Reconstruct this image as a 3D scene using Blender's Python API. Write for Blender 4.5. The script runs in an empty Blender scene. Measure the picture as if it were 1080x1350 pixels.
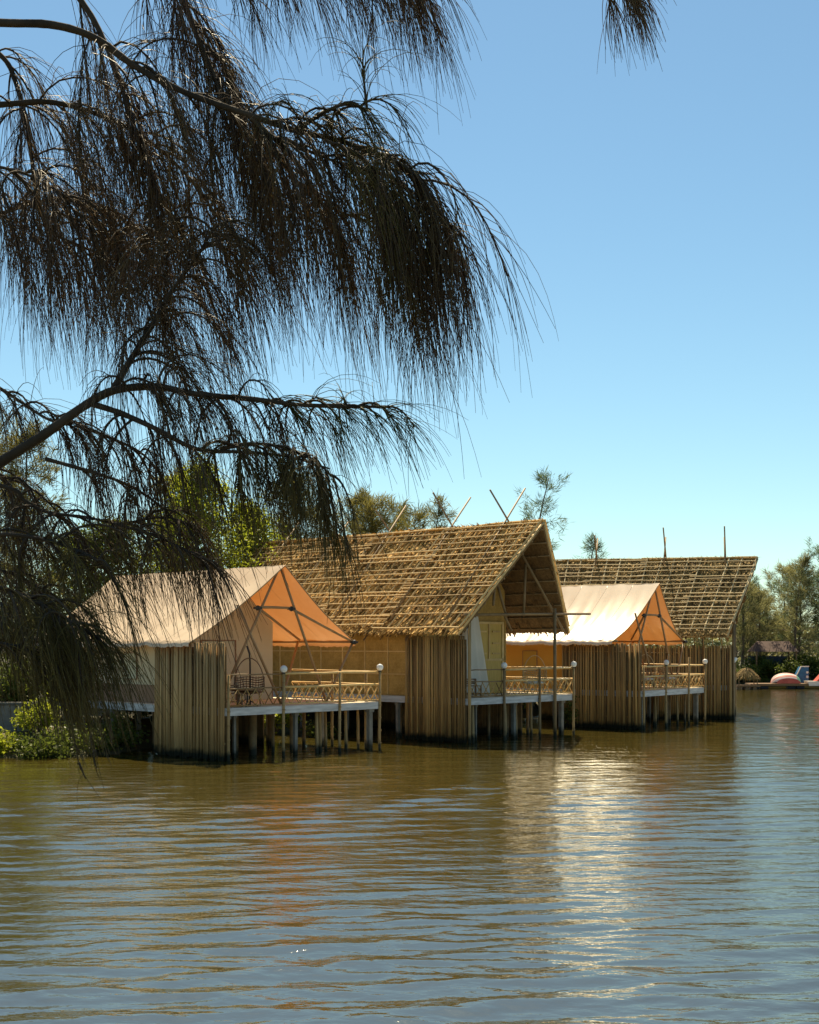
import bpy, math, random
import numpy as np
from mathutils import Vector, Matrix, noise as mnoise
random.seed(7)
rng = np.random.default_rng(11)
sc = bpy.context.scene
col = sc.collection
R = math.radians
PI = math.pi

# ------------------------------------------------------------------ camera
HC, FPX, HY = 3.5, 1750.0, 849.0
cd = bpy.data.cameras.new('camera')
cam = bpy.data.objects.new('camera', cd)
col.objects.link(cam)
cam.location = (0, 0, HC)
cam.rotation_euler = (R(90), 0, 0)
cd.sensor_width = 36
cd.lens = 36 * FPX / 1350
cd.shift_y = (HY - 675) / 1350
cd.clip_start = 0.1
cd.clip_end = 6000
sc.camera = cam


def at(px, py, Y):
    return Vector(((px - 540) / FPX * Y, Y, HC - (py - HY) / FPX * Y))


# ------------------------------------------------------------------ light
SUN_AZ, SUN_EL = R(-3), R(57)          # azimuth clockwise from +Y
w = bpy.data.worlds.new('World')
sc.world = w
w.use_nodes = True
nt = w.node_tree
for n in list(nt.nodes):
    nt.nodes.remove(n)
sky = nt.nodes.new('ShaderNodeTexSky')
sky.sky_type = 'NISHITA'
sky.sun_disc = False
sky.sun_elevation = SUN_EL
sky.sun_rotation = SUN_AZ
sky.altitude = 0
sky.air_density = 1.0
sky.dust_density = 0.15
sky.ozone_density = 1.0
bg = nt.nodes.new('ShaderNodeBackground')
bg.inputs['Strength'].default_value = 0.060
wo = nt.nodes.new('ShaderNodeOutputWorld')
tint = nt.nodes.new('ShaderNodeMix')
tint.data_type = 'RGBA'
tint.blend_type = 'MULTIPLY'
tint.inputs[0].default_value = 1
tint.inputs[7].default_value = (0.84, 1.03, 0.98, 1)
nt.links.new(sky.outputs[0], tint.inputs[6])
nt.links.new(tint.outputs[2], bg.inputs[0])
nt.links.new(bg.outputs[0], wo.inputs[0])
sd = bpy.data.lights.new('sun', 'SUN')
sd.energy = 5.0
sd.angle = R(0.53)
sd.color = (1.0, 0.85, 0.58)
sun = bpy.data.objects.new('sun', sd)
col.objects.link(sun)
sdir = Vector((math.sin(SUN_AZ) * math.cos(SUN_EL), math.cos(SUN_AZ) * math.cos(SUN_EL), math.sin(SUN_EL)))
sun.rotation_euler = sdir.to_track_quat('Z', 'Y').to_euler()
sun.location = (0, 0, 60)
vs = sc.view_settings
sc.display_settings.display_device = 'sRGB'
vs.view_transform = 'Standard'
vs.look = 'None'
vs.gamma = 1
vs.exposure = 1.05
vs.use_curve_mapping = False


# ------------------------------------------------------------------ materials
def pmat(name, c1, c2, rough=0.8, nscale=6.0, stretch=(1, 1, 1), island=0.6, bump=0.0, trans=None, tcol=None,
         spec=0.3, rot=(0, 0, 0), mid=None, wet=False):
    m = bpy.data.materials.new(name)
    m.use_nodes = True
    t = m.node_tree
    b = t.nodes['Principled BSDF']
    b.inputs['Roughness'].default_value = rough
    b.inputs['Specular IOR Level'].default_value = spec
    tc = t.nodes.new('ShaderNodeTexCoord')
    mp = t.nodes.new('ShaderNodeMapping')
    mp.inputs['Scale'].default_value = stretch
    mp.inputs['Rotation'].default_value = rot
    t.links.new(tc.outputs['Object'], mp.inputs[0])
    nz = t.nodes.new('ShaderNodeTexNoise')
    nz.inputs['Scale'].default_value = nscale
    nz.inputs['Detail'].default_value = 5
    t.links.new(mp.outputs[0], nz.inputs[0])
    ge = t.nodes.new('ShaderNodeNewGeometry')
    mx = t.nodes.new('ShaderNodeMix')
    mx.inputs[0].default_value = island
    mr = t.nodes.new('ShaderNodeMapRange')
    mr.inputs[1].default_value = 0.28
    mr.inputs[2].default_value = 0.72
    t.links.new(nz.outputs[0], mr.inputs[0])
    t.links.new(mr.outputs[0], mx.inputs[2])
    t.links.new(ge.outputs['Random Per Island'], mx.inputs[3])
    cr = t.nodes.new('ShaderNodeValToRGB')
    cr.color_ramp.elements[0].color = (*c1, 1)
    cr.color_ramp.elements[0].position = 0.1
    cr.color_ramp.elements[1].color = (*c2, 1)
    cr.color_ramp.elements[1].position = 0.9
    if mid:
        e = cr.color_ramp.elements.new(0.5)
        e.color = (*mid, 1)
    t.links.new(mx.outputs[0], cr.inputs[0])
    t.links.new(cr.outputs[0], b.inputs['Base Color'])
    if wet:
        # tide mark: soaked, algae-stained band just above the water line
        sz = t.nodes.new('ShaderNodeSeparateXYZ')
        t.links.new(tc.outputs['Object'], sz.inputs[0])
        wn = t.nodes.new('ShaderNodeTexNoise')
        wn.inputs['Scale'].default_value = 5
        t.links.new(tc.outputs['Object'], wn.inputs[0])
        ma = t.nodes.new('ShaderNodeMath')
        ma.operation = 'MULTIPLY_ADD'
        ma.inputs[1].default_value = -0.35
        t.links.new(wn.outputs[0], ma.inputs[0])
        t.links.new(sz.outputs[2], ma.inputs[2])
        wr_ = t.nodes.new('ShaderNodeMapRange')
        wr_.inputs[1].default_value = -0.05
        wr_.inputs[2].default_value = 0.16
        wr_.inputs[3].default_value = 1.0
        wr_.inputs[4].default_value = 0.0
        t.links.new(ma.outputs[0], wr_.inputs[0])
        wm = t.nodes.new('ShaderNodeMix')
        wm.data_type = 'RGBA'
        wm.inputs[7].default_value = (0.022, 0.022, 0.012, 1)
        t.links.new(wr_.outputs[0], wm.inputs[0])
        t.links.new(cr.outputs[0], wm.inputs[6])
        t.links.new(wm.outputs[2], b.inputs['Base Color'])
    if bump:
        bp = t.nodes.new('ShaderNodeBump')
        bp.inputs['Strength'].default_value = bump
        bp.inputs['Distance'].default_value = 0.03
        t.links.new(nz.outputs[0], bp.inputs['Height'])
        t.links.new(bp.outputs[0], b.inputs['Normal'])
    if trans:
        out = t.nodes['Material Output']
        tr = t.nodes.new('ShaderNodeBsdfTranslucent')
        ms = t.nodes.new('ShaderNodeMixShader')
        ms.inputs[0].default_value = trans
        if tcol:
            tr.inputs[0].default_value = (*tcol, 1)
        else:
            t.links.new(cr.outputs[0], tr.inputs[0])
        t.links.new(b.outputs[0], ms.inputs[1])
        t.links.new(tr.outputs[0], ms.inputs[2])
        t.links.new(ms.outputs[0], out.inputs[0])
    return m


def woven_mat(name, c1, c2):
    """woven bamboo matting: fine brick weave plus broad batten seams"""
    m = pmat(name, c1, c2, 0.7, 3.0, (1, 1, 1), 0.0, 0.0)
    t = m.node_tree
    b = t.nodes['Principled BSDF']
    tc = t.nodes.new('ShaderNodeTexCoord')
    sp = t.nodes.new('ShaderNodeSeparateXYZ')
    cb = t.nodes.new('ShaderNodeCombineXYZ')
    t.links.new(tc.outputs['Object'], sp.inputs[0])
    ad = t.nodes.new('ShaderNodeMath')
    ad.operation = 'ADD'
    t.links.new(sp.outputs[0], ad.inputs[0])
    t.links.new(sp.outputs[1], ad.inputs[1])
    t.links.new(ad.outputs[0], cb.inputs[0])
    t.links.new(sp.outputs[2], cb.inputs[1])
    br = t.nodes.new('ShaderNodeTexBrick')
    br.inputs['Scale'].default_value = 9
    br.inputs['Mortar Size'].default_value = 0.03
    br.inputs['Brick Width'].default_value = 0.5
    br.inputs['Row Height'].default_value = 0.5
    br.inputs['Color1'].default_value = (1, 1, 1, 1)
    br.inputs['Color2'].default_value = (0.8, 0.78, 0.72, 1)
    br.inputs['Mortar'].default_value = (0.55, 0.5, 0.42, 1)
    t.links.new(cb.outputs[0], br.inputs['Vector'])
    src = b.inputs['Base Color'].links[0].from_socket
    mu = t.nodes.new('ShaderNodeMix')
    mu.data_type = 'RGBA'
    mu.blend_type = 'MULTIPLY'
    mu.inputs[0].default_value = 1
    t.links.new(src, mu.inputs[6])
    t.links.new(br.outputs['Color'], mu.inputs[7])
    t.links.new(mu.outputs[2], b.inputs['Base Color'])
    return m


M = {}
M['thatch'] = pmat('dry_thatch', (0.12, 0.062, 0.017), (0.80, 0.51, 0.17), 0.85, 0.9, (1, 1, 1), 0.6, mid=(0.45, 0.255, 0.065))
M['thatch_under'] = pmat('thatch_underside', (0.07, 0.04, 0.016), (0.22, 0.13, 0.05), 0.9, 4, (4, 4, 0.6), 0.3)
M['thatch_dark'] = pmat('weathered_thatch', (0.07, 0.042, 0.014), (0.48, 0.31, 0.11), 0.85, 0.9, (1, 1, 1), 0.6, mid=(0.24, 0.155, 0.05))
M['lattice'] = pmat('split_bamboo', (0.36, 0.23, 0.085), (0.76, 0.55, 0.26), 0.65, 5, (1, 1, 1), 0.7)
M['lattice_dark'] = pmat('grey_split_bamboo', (0.34, 0.26, 0.13), (0.62, 0.49, 0.27), 0.65, 5, (1, 1, 1), 0.7)
M['bamboo'] = pmat('weathered_bamboo', (0.17, 0.10, 0.036), (0.50, 0.34, 0.15), 0.6, 3, (6, 6, 0.5), 0.65, mid=(0.30, 0.19, 0.075), wet=True)
M['bamboo_brown'] = pmat('brown_bamboo', (0.13, 0.07, 0.024), (0.52, 0.32, 0.11), 0.6, 3, (6, 6, 0.5), 0.65, mid=(0.31, 0.18, 0.06), wet=True)
M['bamboo_gold'] = pmat('golden_bamboo', (0.42, 0.26, 0.09), (0.70, 0.48, 0.20), 0.5, 4, (1, 1, 1), 0.5)
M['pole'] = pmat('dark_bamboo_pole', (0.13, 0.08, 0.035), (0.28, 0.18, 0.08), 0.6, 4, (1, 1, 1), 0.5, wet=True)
M['tentpole'] = pmat('tan_tent_pole', (0.26, 0.15, 0.065), (0.40, 0.24, 0.11), 0.5, 4, (1, 1, 1), 0.5)
M['metal'] = pmat('dark_metal', (0.02, 0.017, 0.015), (0.045, 0.036, 0.03), 0.45, 6)
M['canvas'] = pmat('beige_canvas', (0.55, 0.41, 0.26), (0.70, 0.54, 0.36), 0.5, 0.9, (1, 1, 1), 0.0, 0.25, 0.22, (0.60, 0.20, 0.04), 0.6)
M['canvas_sheen'] = pmat('pale_canvas', (0.58, 0.44, 0.27), (0.72, 0.56, 0.36), 0.33, 0.9, (1, 1, 1), 0.0, 0.12, 0.18, (0.55, 0.18, 0.025), 1.0)
M['canvas_sheen'].node_tree.nodes['Principled BSDF'].inputs['IOR'].default_value = 1.8
M['cwall'] = pmat('cream_canvas_wall', (0.50, 0.48, 0.32), (0.60, 0.58, 0.41), 0.75, 0.7, (1, 1, 1), 0.0, 0.2, 0.12, (0.7, 0.5, 0.25), 0.2)
M['cgold'] = pmat('gold_lit_canvas_wall', (0.56, 0.34, 0.07), (0.66, 0.42, 0.10), 0.75, 0.7, (1, 1, 1), 0.0, 0.2, 0.25, (0.7, 0.42, 0.12), 0.2)  # golden bounce light on this cloth is put into its colour
M['brown'] = pmat('brown_canvas', (0.22, 0.135, 0.08), (0.28, 0.175, 0.11), 0.8, 1.0, island=0)
M['white'] = pmat('white_canvas', (0.72, 0.66, 0.56), (0.8, 0.75, 0.66), 0.75, 1.0, island=0, trans=0.2)
M['mat'] = woven_mat('woven_ochre_matting', (0.38, 0.225, 0.055), (0.52, 0.32, 0.09))
M['door'] = pmat('ochre_boards', (0.46, 0.30, 0.075), (0.58, 0.39, 0.11), 0.6, 3, (5, 5, 0.7), 0.2)
M['fascia'] = pmat('grey_painted_board', (0.30, 0.29, 0.28), (0.58, 0.57, 0.56), 0.7, 2.4, (0.6, 0.6, 4), 0.2)
M['deck'] = pmat('pale_deck_planks', (0.62, 0.50, 0.34), (0.80, 0.68, 0.48), 0.65, 3, (0.6, 8, 1), 0.3)
M['concrete'] = pmat('concrete_post', (0.11, 0.10, 0.085), (0.24, 0.22, 0.18), 0.85, 4, (1, 1, 1), 0.4, 0.2, wet=True)
M['globe'] = pmat('white_globe', (0.80, 0.78, 0.74), (0.86, 0.84, 0.8), 0.3, 3, island=0, trans=0.25)
M['wicker'] = pmat('brown_wicker', (0.10, 0.055, 0.03), (0.26, 0.15, 0.075), 0.6, 20, (1, 1, 1), 0.5)
M['wicker_light'] = pmat('pale_wicker', (0.42, 0.27, 0.11), (0.64, 0.45, 0.22), 0.55, 20, (1, 1, 1), 0.5)
M['cushion'] = pmat('pale_cushion', (0.62, 0.56, 0.46), (0.74, 0.68, 0.58), 0.9, 6, island=0)
M['bark'] = pmat('dark_bark', (0.025, 0.018, 0.012), (0.085, 0.06, 0.04), 0.9, 12, (1, 1, 0.4), 0.2, 0.6)
M['bark_grey'] = pmat('grey_bark', (0.07, 0.05, 0.035), (0.17, 0.125, 0.09), 0.9, 6, (1, 1, 0.4), 0.2, 0.4)
M['needle'] = pmat('casuarina_needles', (0.055, 0.028, 0.012), (0.30, 0.20, 0.07), 0.5, 1.6, (1, 1, 1), 0.5, 0, 0.42, None, 0.5, mid=(0.13, 0.075, 0.028))
M['needle_olive'] = pmat('olive_needles', (0.06, 0.043, 0.010), (0.28, 0.21, 0.045), 0.55, 1.6, (1, 1, 1), 0.5, 0, 0.42, None, 0.4, mid=(0.14, 0.105, 0.026))
M['needle_green'] = pmat('green_needles', (0.045, 0.055, 0.014), (0.11, 0.14, 0.035), 0.55, 1.6, (1, 1, 1), 0.5, 0, 0.45, None, 0.4)
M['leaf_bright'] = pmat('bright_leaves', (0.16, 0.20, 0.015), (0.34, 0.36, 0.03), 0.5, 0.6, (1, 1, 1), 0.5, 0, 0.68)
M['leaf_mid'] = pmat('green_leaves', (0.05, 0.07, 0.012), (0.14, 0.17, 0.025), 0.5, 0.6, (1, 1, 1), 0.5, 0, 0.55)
M['leaf_feather'] = pmat('feathery_leaves', (0.08, 0.08, 0.02), (0.22, 0.19, 0.05), 0.6, 0.5, (1, 1, 1), 0.5, 0, 0.58)
M['leaf_teal'] = pmat('bluegreen_leaves', (0.05, 0.085, 0.04), (0.14, 0.18, 0.08), 0.6, 0.5, (1, 1, 1), 0.5, 0, 0.58)
M['leaf_far'] = pmat('far_leaves', (0.10, 0.10, 0.035), (0.28, 0.26, 0.11), 0.6, 0.4, (1, 1, 1), 0.5, 0, 0.58)  # paler than the nearer leaves: distance haze is put into the colour
M['pink'] = pmat('pink_fabric', (0.60, 0.22, 0.18), (0.68, 0.29, 0.24), 0.6, 3, island=0, trans=0.2)
M['paleWhite'] = pmat('pale_fabric', (0.75, 0.66, 0.58), (0.8, 0.72, 0.64), 0.6, 3, island=0, trans=0.2)
M['greenf'] = pmat('green_fabric', (0.16, 0.38, 0.24), (0.2, 0.44, 0.28), 0.6, 3, island=0, trans=0.2)
M['redf'] = pmat('red_paint', (0.42, 0.07, 0.05), (0.52, 0.1, 0.07), 0.5, 3, island=0)
M['dullred'] = pmat('dull_red_sheet', (0.055, 0.03, 0.024), (0.09, 0.045, 0.035), 0.8, 3)
M['blue'] = pmat('blue_paint', (0.02, 0.09, 0.18), (0.03, 0.13, 0.25), 0.4, 3, island=0)
M['navy'] = pmat('navy_tarp', (0.03, 0.04, 0.07), (0.05, 0.07, 0.12), 0.6, 3, island=0)
M['wood'] = pmat('brown_wood', (0.12, 0.065, 0.03), (0.26, 0.15, 0.07), 0.7, 4, (1, 6, 6), 0.4)
M['black'] = pmat('black_plastic', (0.012, 0.012, 0.013), (0.025, 0.024, 0.024), 0.5, 4)
M['stone'] = pmat('grey_stone', (0.1, 0.095, 0.085), (0.2, 0.19, 0.17), 0.85, 5, (1, 1, 1), 0.3, 0.4)

# ground: sand and grass
g = bpy.data.materials.new('bank_ground')
g.use_nodes = True
t = g.node_tree
b = t.nodes['Principled BSDF']
b.inputs['Roughness'].default_value = 0.95
tc = t.nodes.new('ShaderNodeTexCoord')
n1 = t.nodes.new('ShaderNodeTexNoise')
n1.inputs['Scale'].default_value = 0.7
n1.inputs['Detail'].default_value = 8
cr = t.nodes.new('ShaderNodeValToRGB')
for pos, c in ((0.36, (0.045, 0.055, 0.014)), (0.64, (0.13, 0.10, 0.045))):
    e = cr.color_ramp.elements[0] if pos < 0.5 else cr.color_ramp.elements[1]
    e.position = pos
    e.color = (*[q * .7 for q in c], 1)
t.links.new(tc.outputs['Object'], n1.inputs[0])
t.links.new(n1.outputs[0], cr.inputs[0])
t.links.new(cr.outputs[0], b.inputs['Base Color'])
M['ground'] = g

# water
m = bpy.data.materials.new('lake_water')
m.use_nodes = True
t = m.node_tree
b = t.nodes['Principled BSDF']
b.inputs['Base Color'].default_value = (0.040, 0.031, 0.0065, 1)
b.inputs['Specular Tint'].default_value = (1.0, 0.99, 0.88, 1)
b.inputs['Roughness'].default_value = 0.022
b.inputs['IOR'].default_value = 4.5
b.inputs['Specular IOR Level'].default_value = 0.5
tc = t.nodes.new('ShaderNodeTexCoord')


def wnoise(scale, st, rot, det):
    mp = t.nodes.new('ShaderNodeMapping')
    mp.inputs['Scale'].default_value = st
    mp.inputs['Rotation'].default_value = (0, 0, rot)
    nz = t.nodes.new('ShaderNodeTexNoise')
    nz.inputs['Scale'].default_value = scale
    nz.inputs['Detail'].default_value = det
    nz.inputs['Distortion'].default_value = 0.3
    t.links.new(tc.outputs['Object'], mp.inputs[0])
    t.links.new(mp.outputs[0], nz.inputs[0])
    return nz.outputs[0]


a1 = wnoise(3.2, (0.5, 1.2, 1), R(8), 3)
a2 = wnoise(13.0, (0.6, 1.0, 1), R(-15), 3)
sm = t.nodes.new('ShaderNodeMath')
sm.operation = 'MULTIPLY_ADD'
sm.inputs[1].default_value = 0.22
t.links.new(a2, sm.inputs[0])
t.links.new(a1, sm.inputs[2])
bp = t.nodes.new('ShaderNodeBump')
bp.inputs['Strength'].default_value = 1.0
bp.inputs['Distance'].default_value = 0.025
t.links.new(sm.outputs[0], bp.inputs['Height'])
t.links.new(bp.outputs[0], b.inputs['Normal'])
M['water'] = m


# ------------------------------------------------------------------ mesh helpers
class MB:
    def __init__(s):
        s.v = []
        s.f = []

    def add(s, vs, fs):
        k = len(s.v)
        s.v.extend([tuple(p) for p in vs])
        s.f.extend([tuple(i + k for i in f) for f in fs])
        return s

    def box(s, x0, x1, y0, y1, z0, z1):
        vs = [(x, y, z) for x in (x0, x1) for y in (y0, y1) for z in (z0, z1)]
        return s.add(vs, [(0, 1, 3, 2), (4, 6, 7, 5), (0, 4, 5, 1), (2, 3, 7, 6), (0, 2, 6, 4), (1, 5, 7, 3)])

    def tube(s, pts, r, sides=6, r1=None, jit=0.0):
        pts = [Vector(p) for p in pts]
        n = len(pts)
        if r1 is None:
            r1 = r
        vs = []
        prev = None
        for i, p in enumerate(pts):
            d = (pts[min(i + 1, n - 1)] - pts[max(i - 1, 0)])
            if d.length < 1e-9:
                d = Vector((0, 0, 1))
            d.normalize()
            ref = Vector((0, 0, 1)) if abs(d.z) < 0.9 else Vector((1, 0, 0))
            if prev is not None:
                a = prev - d * prev.dot(d)
                if a.length < 1e-6:
                    a = d.cross(ref)
            else:
                a = d.cross(ref)
            a.normalize()
            prev = a
            bb = d.cross(a)
            rr = r + (r1 - r) * i / max(1, n - 1)
            if jit:
                rr *= 1 + random.uniform(-jit, jit)
            for k in range(sides):
                an = 2 * PI * k / sides
                vs.append(p + a * math.cos(an) * rr + bb * math.sin(an) * rr)
        fs = []
        for i in range(n - 1):
            for k in range(sides):
                k2 = (k + 1) % sides
                fs.append((i * sides + k, i * sides + k2, (i + 1) * sides + k2, (i + 1) * sides + k))
        fs.append(tuple(reversed(range(sides))))
        fs.append(tuple((n - 1) * sides + k for k in range(sides)))
        return s.add(vs, fs)

    def sphere(s, c, r, seg=16, rings=10, sz=1.0):
        c = Vector(c)
        vs = [c + Vector((0, 0, r * sz))]
        for i in range(1, rings):
            th = PI * i / rings
            for k in range(seg):
                ph = 2 * PI * k / seg
                vs.append(c + Vector((r * math.sin(th) * math.cos(ph), r * math.sin(th) * math.sin(ph), r * sz * math.cos(th))))
        vs.append(c - Vector((0, 0, r * sz)))
        fs = [(0, 1 + k, 1 + (k + 1) % seg) for k in range(seg)]
        for i in range(rings - 2):
            for k in range(seg):
                a = 1 + i * seg + k
                a2 = 1 + i * seg + (k + 1) % seg
                fs.append((a, a + seg, a2 + seg, a2))
        e = len(vs) - 1
        o = 1 + (rings - 2) * seg
        fs += [(e, o + (k + 1) % seg, o + k) for k in range(seg)]
        return s.add(vs, fs)

    def build(s, name, mat, parent=None, smooth=False):
        me = bpy.data.meshes.new(name)
        me.from_pydata(s.v, [], s.f)
        me.update()
        if smooth:
            me.shade_smooth()
        me.materials.append(mat)
        o = bpy.data.objects.new(name, me)
        col.objects.link(o)
        if parent:
            o.parent = parent
        return o


def np_mesh(name, v, f, mat, parent=None, smooth=False):
    me = bpy.data.meshes.new(name)
    v = np.ascontiguousarray(v, dtype=np.float32)
    f = np.ascontiguousarray(f, dtype=np.int32)
    nf, k = f.shape
    me.vertices.add(len(v))
    me.vertices.foreach_set('co', v.ravel())
    me.loops.add(nf * k)
    me.loops.foreach_set('vertex_index', f.ravel())
    me.polygons.add(nf)
    me.polygons.foreach_set('loop_start', np.arange(0, nf * k, k, dtype=np.int32))
    me.update(calc_edges=True)
    if smooth:
        me.shade_smooth()
    me.materials.append(mat)
    o = bpy.data.objects.new(name, me)
    col.objects.link(o)
    if parent:
        o.parent = parent
    return o


def empty(name, loc, rz=0):
    o = bpy.data.objects.new(name, None)
    o.empty_display_size = 0.3
    col.objects.link(o)
    o.location = loc
    o.rotation_euler = (0, 0, rz)
    return o


def tag(o, label=None, cat=None, group=None, kind=None):
    if label:
        o['label'] = label
    if cat:
        o['category'] = cat
    if group:
        o['group'] = group
    if kind:
        o['kind'] = kind
    return o


def lerp(a, b, t):
    return Vector(a) * (1 - t) + Vector(b) * t


def spline(pts, n):
    """Catmull-Rom resample of a list of Vectors to about n points per span"""
    P = [Vector(p) for p in pts]
    P = [P[0] * 2 - P[1]] + P + [P[-1] * 2 - P[-2]]
    out = []
    for i in range(1, len(P) - 2):
        for k in range(n):
            t = k / n
            p0, p1, p2, p3 = P[i - 1], P[i], P[i + 1], P[i + 2]
            out.append(0.5 * ((2 * p1) + (p2 - p0) * t + (2 * p0 - 5 * p1 + 4 * p2 - p3) * t * t + (3 * p1 - p0 - 3 * p2 + p3) * t ** 3))
    out.append(P[-2])
    return out


# ------------------------------------------------------------------ terrain
lake = np.array([(-60, 8.5), (80, 8.5), (150, 40), (150, 113), (60, 111), (27, 113), (22, 100), (16, 82), (10, 70), (5, 63),
                 (-1, 57), (-6, 51), (-8.6, 45.5), (-9.4, 42), (-10.6, 41.3), (-13, 40.6), (-20, 38.5), (-60, 30)], float)


def land_height(X, Y):
    d = np.full(X.shape, 1e9)
    ins = np.zeros(X.shape, bool)
    n = len(lake)
    for i in range(n):
        ax, ay = lake[i]
        bx, by = lake[(i + 1) % n]
        ex, ey = bx - ax, by - ay
        tt = np.clip(((X - ax) * ex + (Y - ay) * ey) / (ex * ex + ey * ey), 0, 1)
        d = np.minimum(d, np.hypot(X - ax - tt * ex, Y - ay - tt * ey))
        c = ((ay > Y) != (by > Y))
        with np.errstate(divide='ignore', invalid='ignore'):
            xi = ax + (Y - ay) * ex / (ey if ey else 1e-9)
        ins ^= c & (X < xi)
    cap = np.where(Y < 12, 1.8, 0.75)
    bumps = 0.12 * np.sin(X * 1.3 + 0.5 * Y) * np.sin(Y * 1.1 - 0.3 * X)
    return np.where(ins, -np.minimum(d * 0.45, 1.3) - 0.05, np.minimum(d * 0.38, cap) + bumps * np.clip(d / 2, 0, 1))


gx = np.concatenate([[-2500, -900, -400, -200, -120, -80], np.arange(-60, 60.1, 0.9), [80, 120, 170, 260, 500, 1000, 2500]])
gy = np.concatenate([[-300, -100, -50, -20], np.arange(-8, 125, 0.9), [135, 150, 180, 240, 400, 800, 1600, 3500]])
GX, GY = np.meshgrid(gx, gy)
GZ = land_height(GX, GY)
nx, ny = len(gx), len(gy)


def grid_faces(nx, ny):
    i = np.arange(nx - 1)
    j = np.arange(ny - 1)
    I, J = np.meshgrid(i, j)
    a = (J * nx + I).ravel()
    return np.stack([a, a + 1, a + 1 + nx, a + nx], 1)


gr = np_mesh('ground', np.stack([GX.ravel(), GY.ravel(), GZ.ravel()], 1), grid_faces(nx, ny), M['ground'], None, True)
tag(gr, kind='structure')

# water sheet, with real ripples
ys = [-30.0, -10.0, 2.0]
y = 8.0
while y < 160:
    ys.append(y)
    y *= 1.0033
    if y > 40:
        y *= 1.001
ys += [220]
ys = np.array(ys)
us = np.concatenate([[-8, -3, -1.5], np.linspace(-0.62, 0.62, 330), [1.5, 3, 8]])
U, V = np.meshgrid(us, ys)
WX = U * (np.abs(V) * 0.55 + 4)
WY = V
Z = np.zeros_like(WX)
wr = np.random.default_rng(9)
for k in range(84):
    lam = float(np.exp(wr.uniform(math.log(0.24), math.log(1.25))))
    th = wr.normal(R(-9), R(9))
    if k >= 60:
        lam = float(np.exp(wr.uniform(math.log(0.13), math.log(0.3))))
        th = wr.normal(R(-6), R(20))
    if k % 7 == 0:
        th = wr.normal(R(20), R(22))
        lam *= 1.3
    kk = 2 * PI / lam
    ph = wr.uniform(0, 2 * PI)
    amp = 0.0033 * lam ** 1.0
    # each train fades in and out across the lake
    mod = 0.55 + 0.45 * np.sin(WX * wr.uniform(0.1, 0.5) + WY * wr.uniform(0.05, 0.3) + wr.uniform(0, 6.28))
    arg = kk * (WX * math.sin(th) + WY * math.cos(th)) + ph + 0.9 * np.sin(WX * 0.45 + wr.uniform(0, 6)) + 0.5 * np.sin(WY * 0.21 + wr.uniform(0, 6))
    step = np.gradient(WY, axis=0)
    ok = np.clip((lam / np.maximum(step, 1e-3) - 3) / 3, 0, 1)
    Z += amp * mod * (2.2 * ((np.sin(arg) + 1) / 2) ** 1.7 - 1) * ok
gust = sum(np.sin(WX * a + WY * b_ + c) for a, b_, c in ((.21, .17, 1.0), (-.33, .11, 2.2), (.12, -.41, .4), (.55, .31, 3.0), (-.7, .52, 5.0)))
Z *= np.clip(1.0 + 0.22 * gust, .5, 1.22)
# calmer close to the sheltered houses, rougher towards the open middle
Z *= np.clip(1.5 - WY / 60, 0.75, 1.35)
Z[:3] = 0
Z[-1] = 0
wat = np_mesh('water', np.stack([WX.ravel(), WY.ravel(), Z.ravel()], 1), grid_faces(len(us), len(ys)), M['water'], None, True)
tag(wat, kind='structure')


# ------------------------------------------------------------------ house pieces
def bamboo_screen(parent, p0, p1, z0, z1, mat, gap=0.08, r=0.042, jt=0.05, slot=None):
    m_ = MB()
    p0, p1 = Vector((*p0, 0)), Vector((*p1, 0))
    L = (p1 - p0).length
    n = int(L / gap)
    for i in range(n + 1):
        p = lerp(p0, p1, i / n)
        rr = r * random.uniform(0.68, 1.22)
        o = Vector((random.uniform(-.02, .02), random.uniform(-.02, .02), 0))
        ln = Vector((random.uniform(-.05, .05), random.uniform(-.03, .03), 0))
        b0 = z0 + random.uniform(-jt, jt)
        top = z1 + random.uniform(-jt, jt) * 0.6
        pts = [p + o + Vector((0, 0, b0)), p + o + ln * .6 + Vector((0, 0, (b0 + top) / 2)), p + o + ln + Vector((0, 0, top))]
        m_.tube(pts, rr, 7, rr * 0.85)
    # bamboo cross rails tied behind
    d = (p1 - p0).normalized()
    nrm = Vector((d.y, -d.x, 0))
    for z in (z0 + 0.5, (z0 + z1) / 2, z1 - 0.35):
        m_.tube([p0 - nrm * 0.06 + Vector((0, 0, z)), p1 - nrm * 0.06 + Vector((0, 0, z))], 0.03, 6)
    scr = m_.build('bamboo_screen', mat, parent, True)
    k_ = MB()
    a_, b_ = p0 - nrm * .115, p1 - nrm * .115
    c_, e_ = p0 - nrm * .13, p1 - nrm * .13
    vs = [(q.x, q.y, z) for q in (a_, b_, e_, c_) for z in (z0 - .05, z1 - .12)]
    k_.add(vs, [(0, 2, 3, 1), (2, 4, 5, 3), (4, 6, 7, 5), (6, 0, 1, 7), (1, 3, 5, 7), (0, 6, 4, 2)])
    k_.build('light_block_sheet', M['pole'], scr)  # dark sheet added to stop light showing between the poles
    return scr


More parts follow.
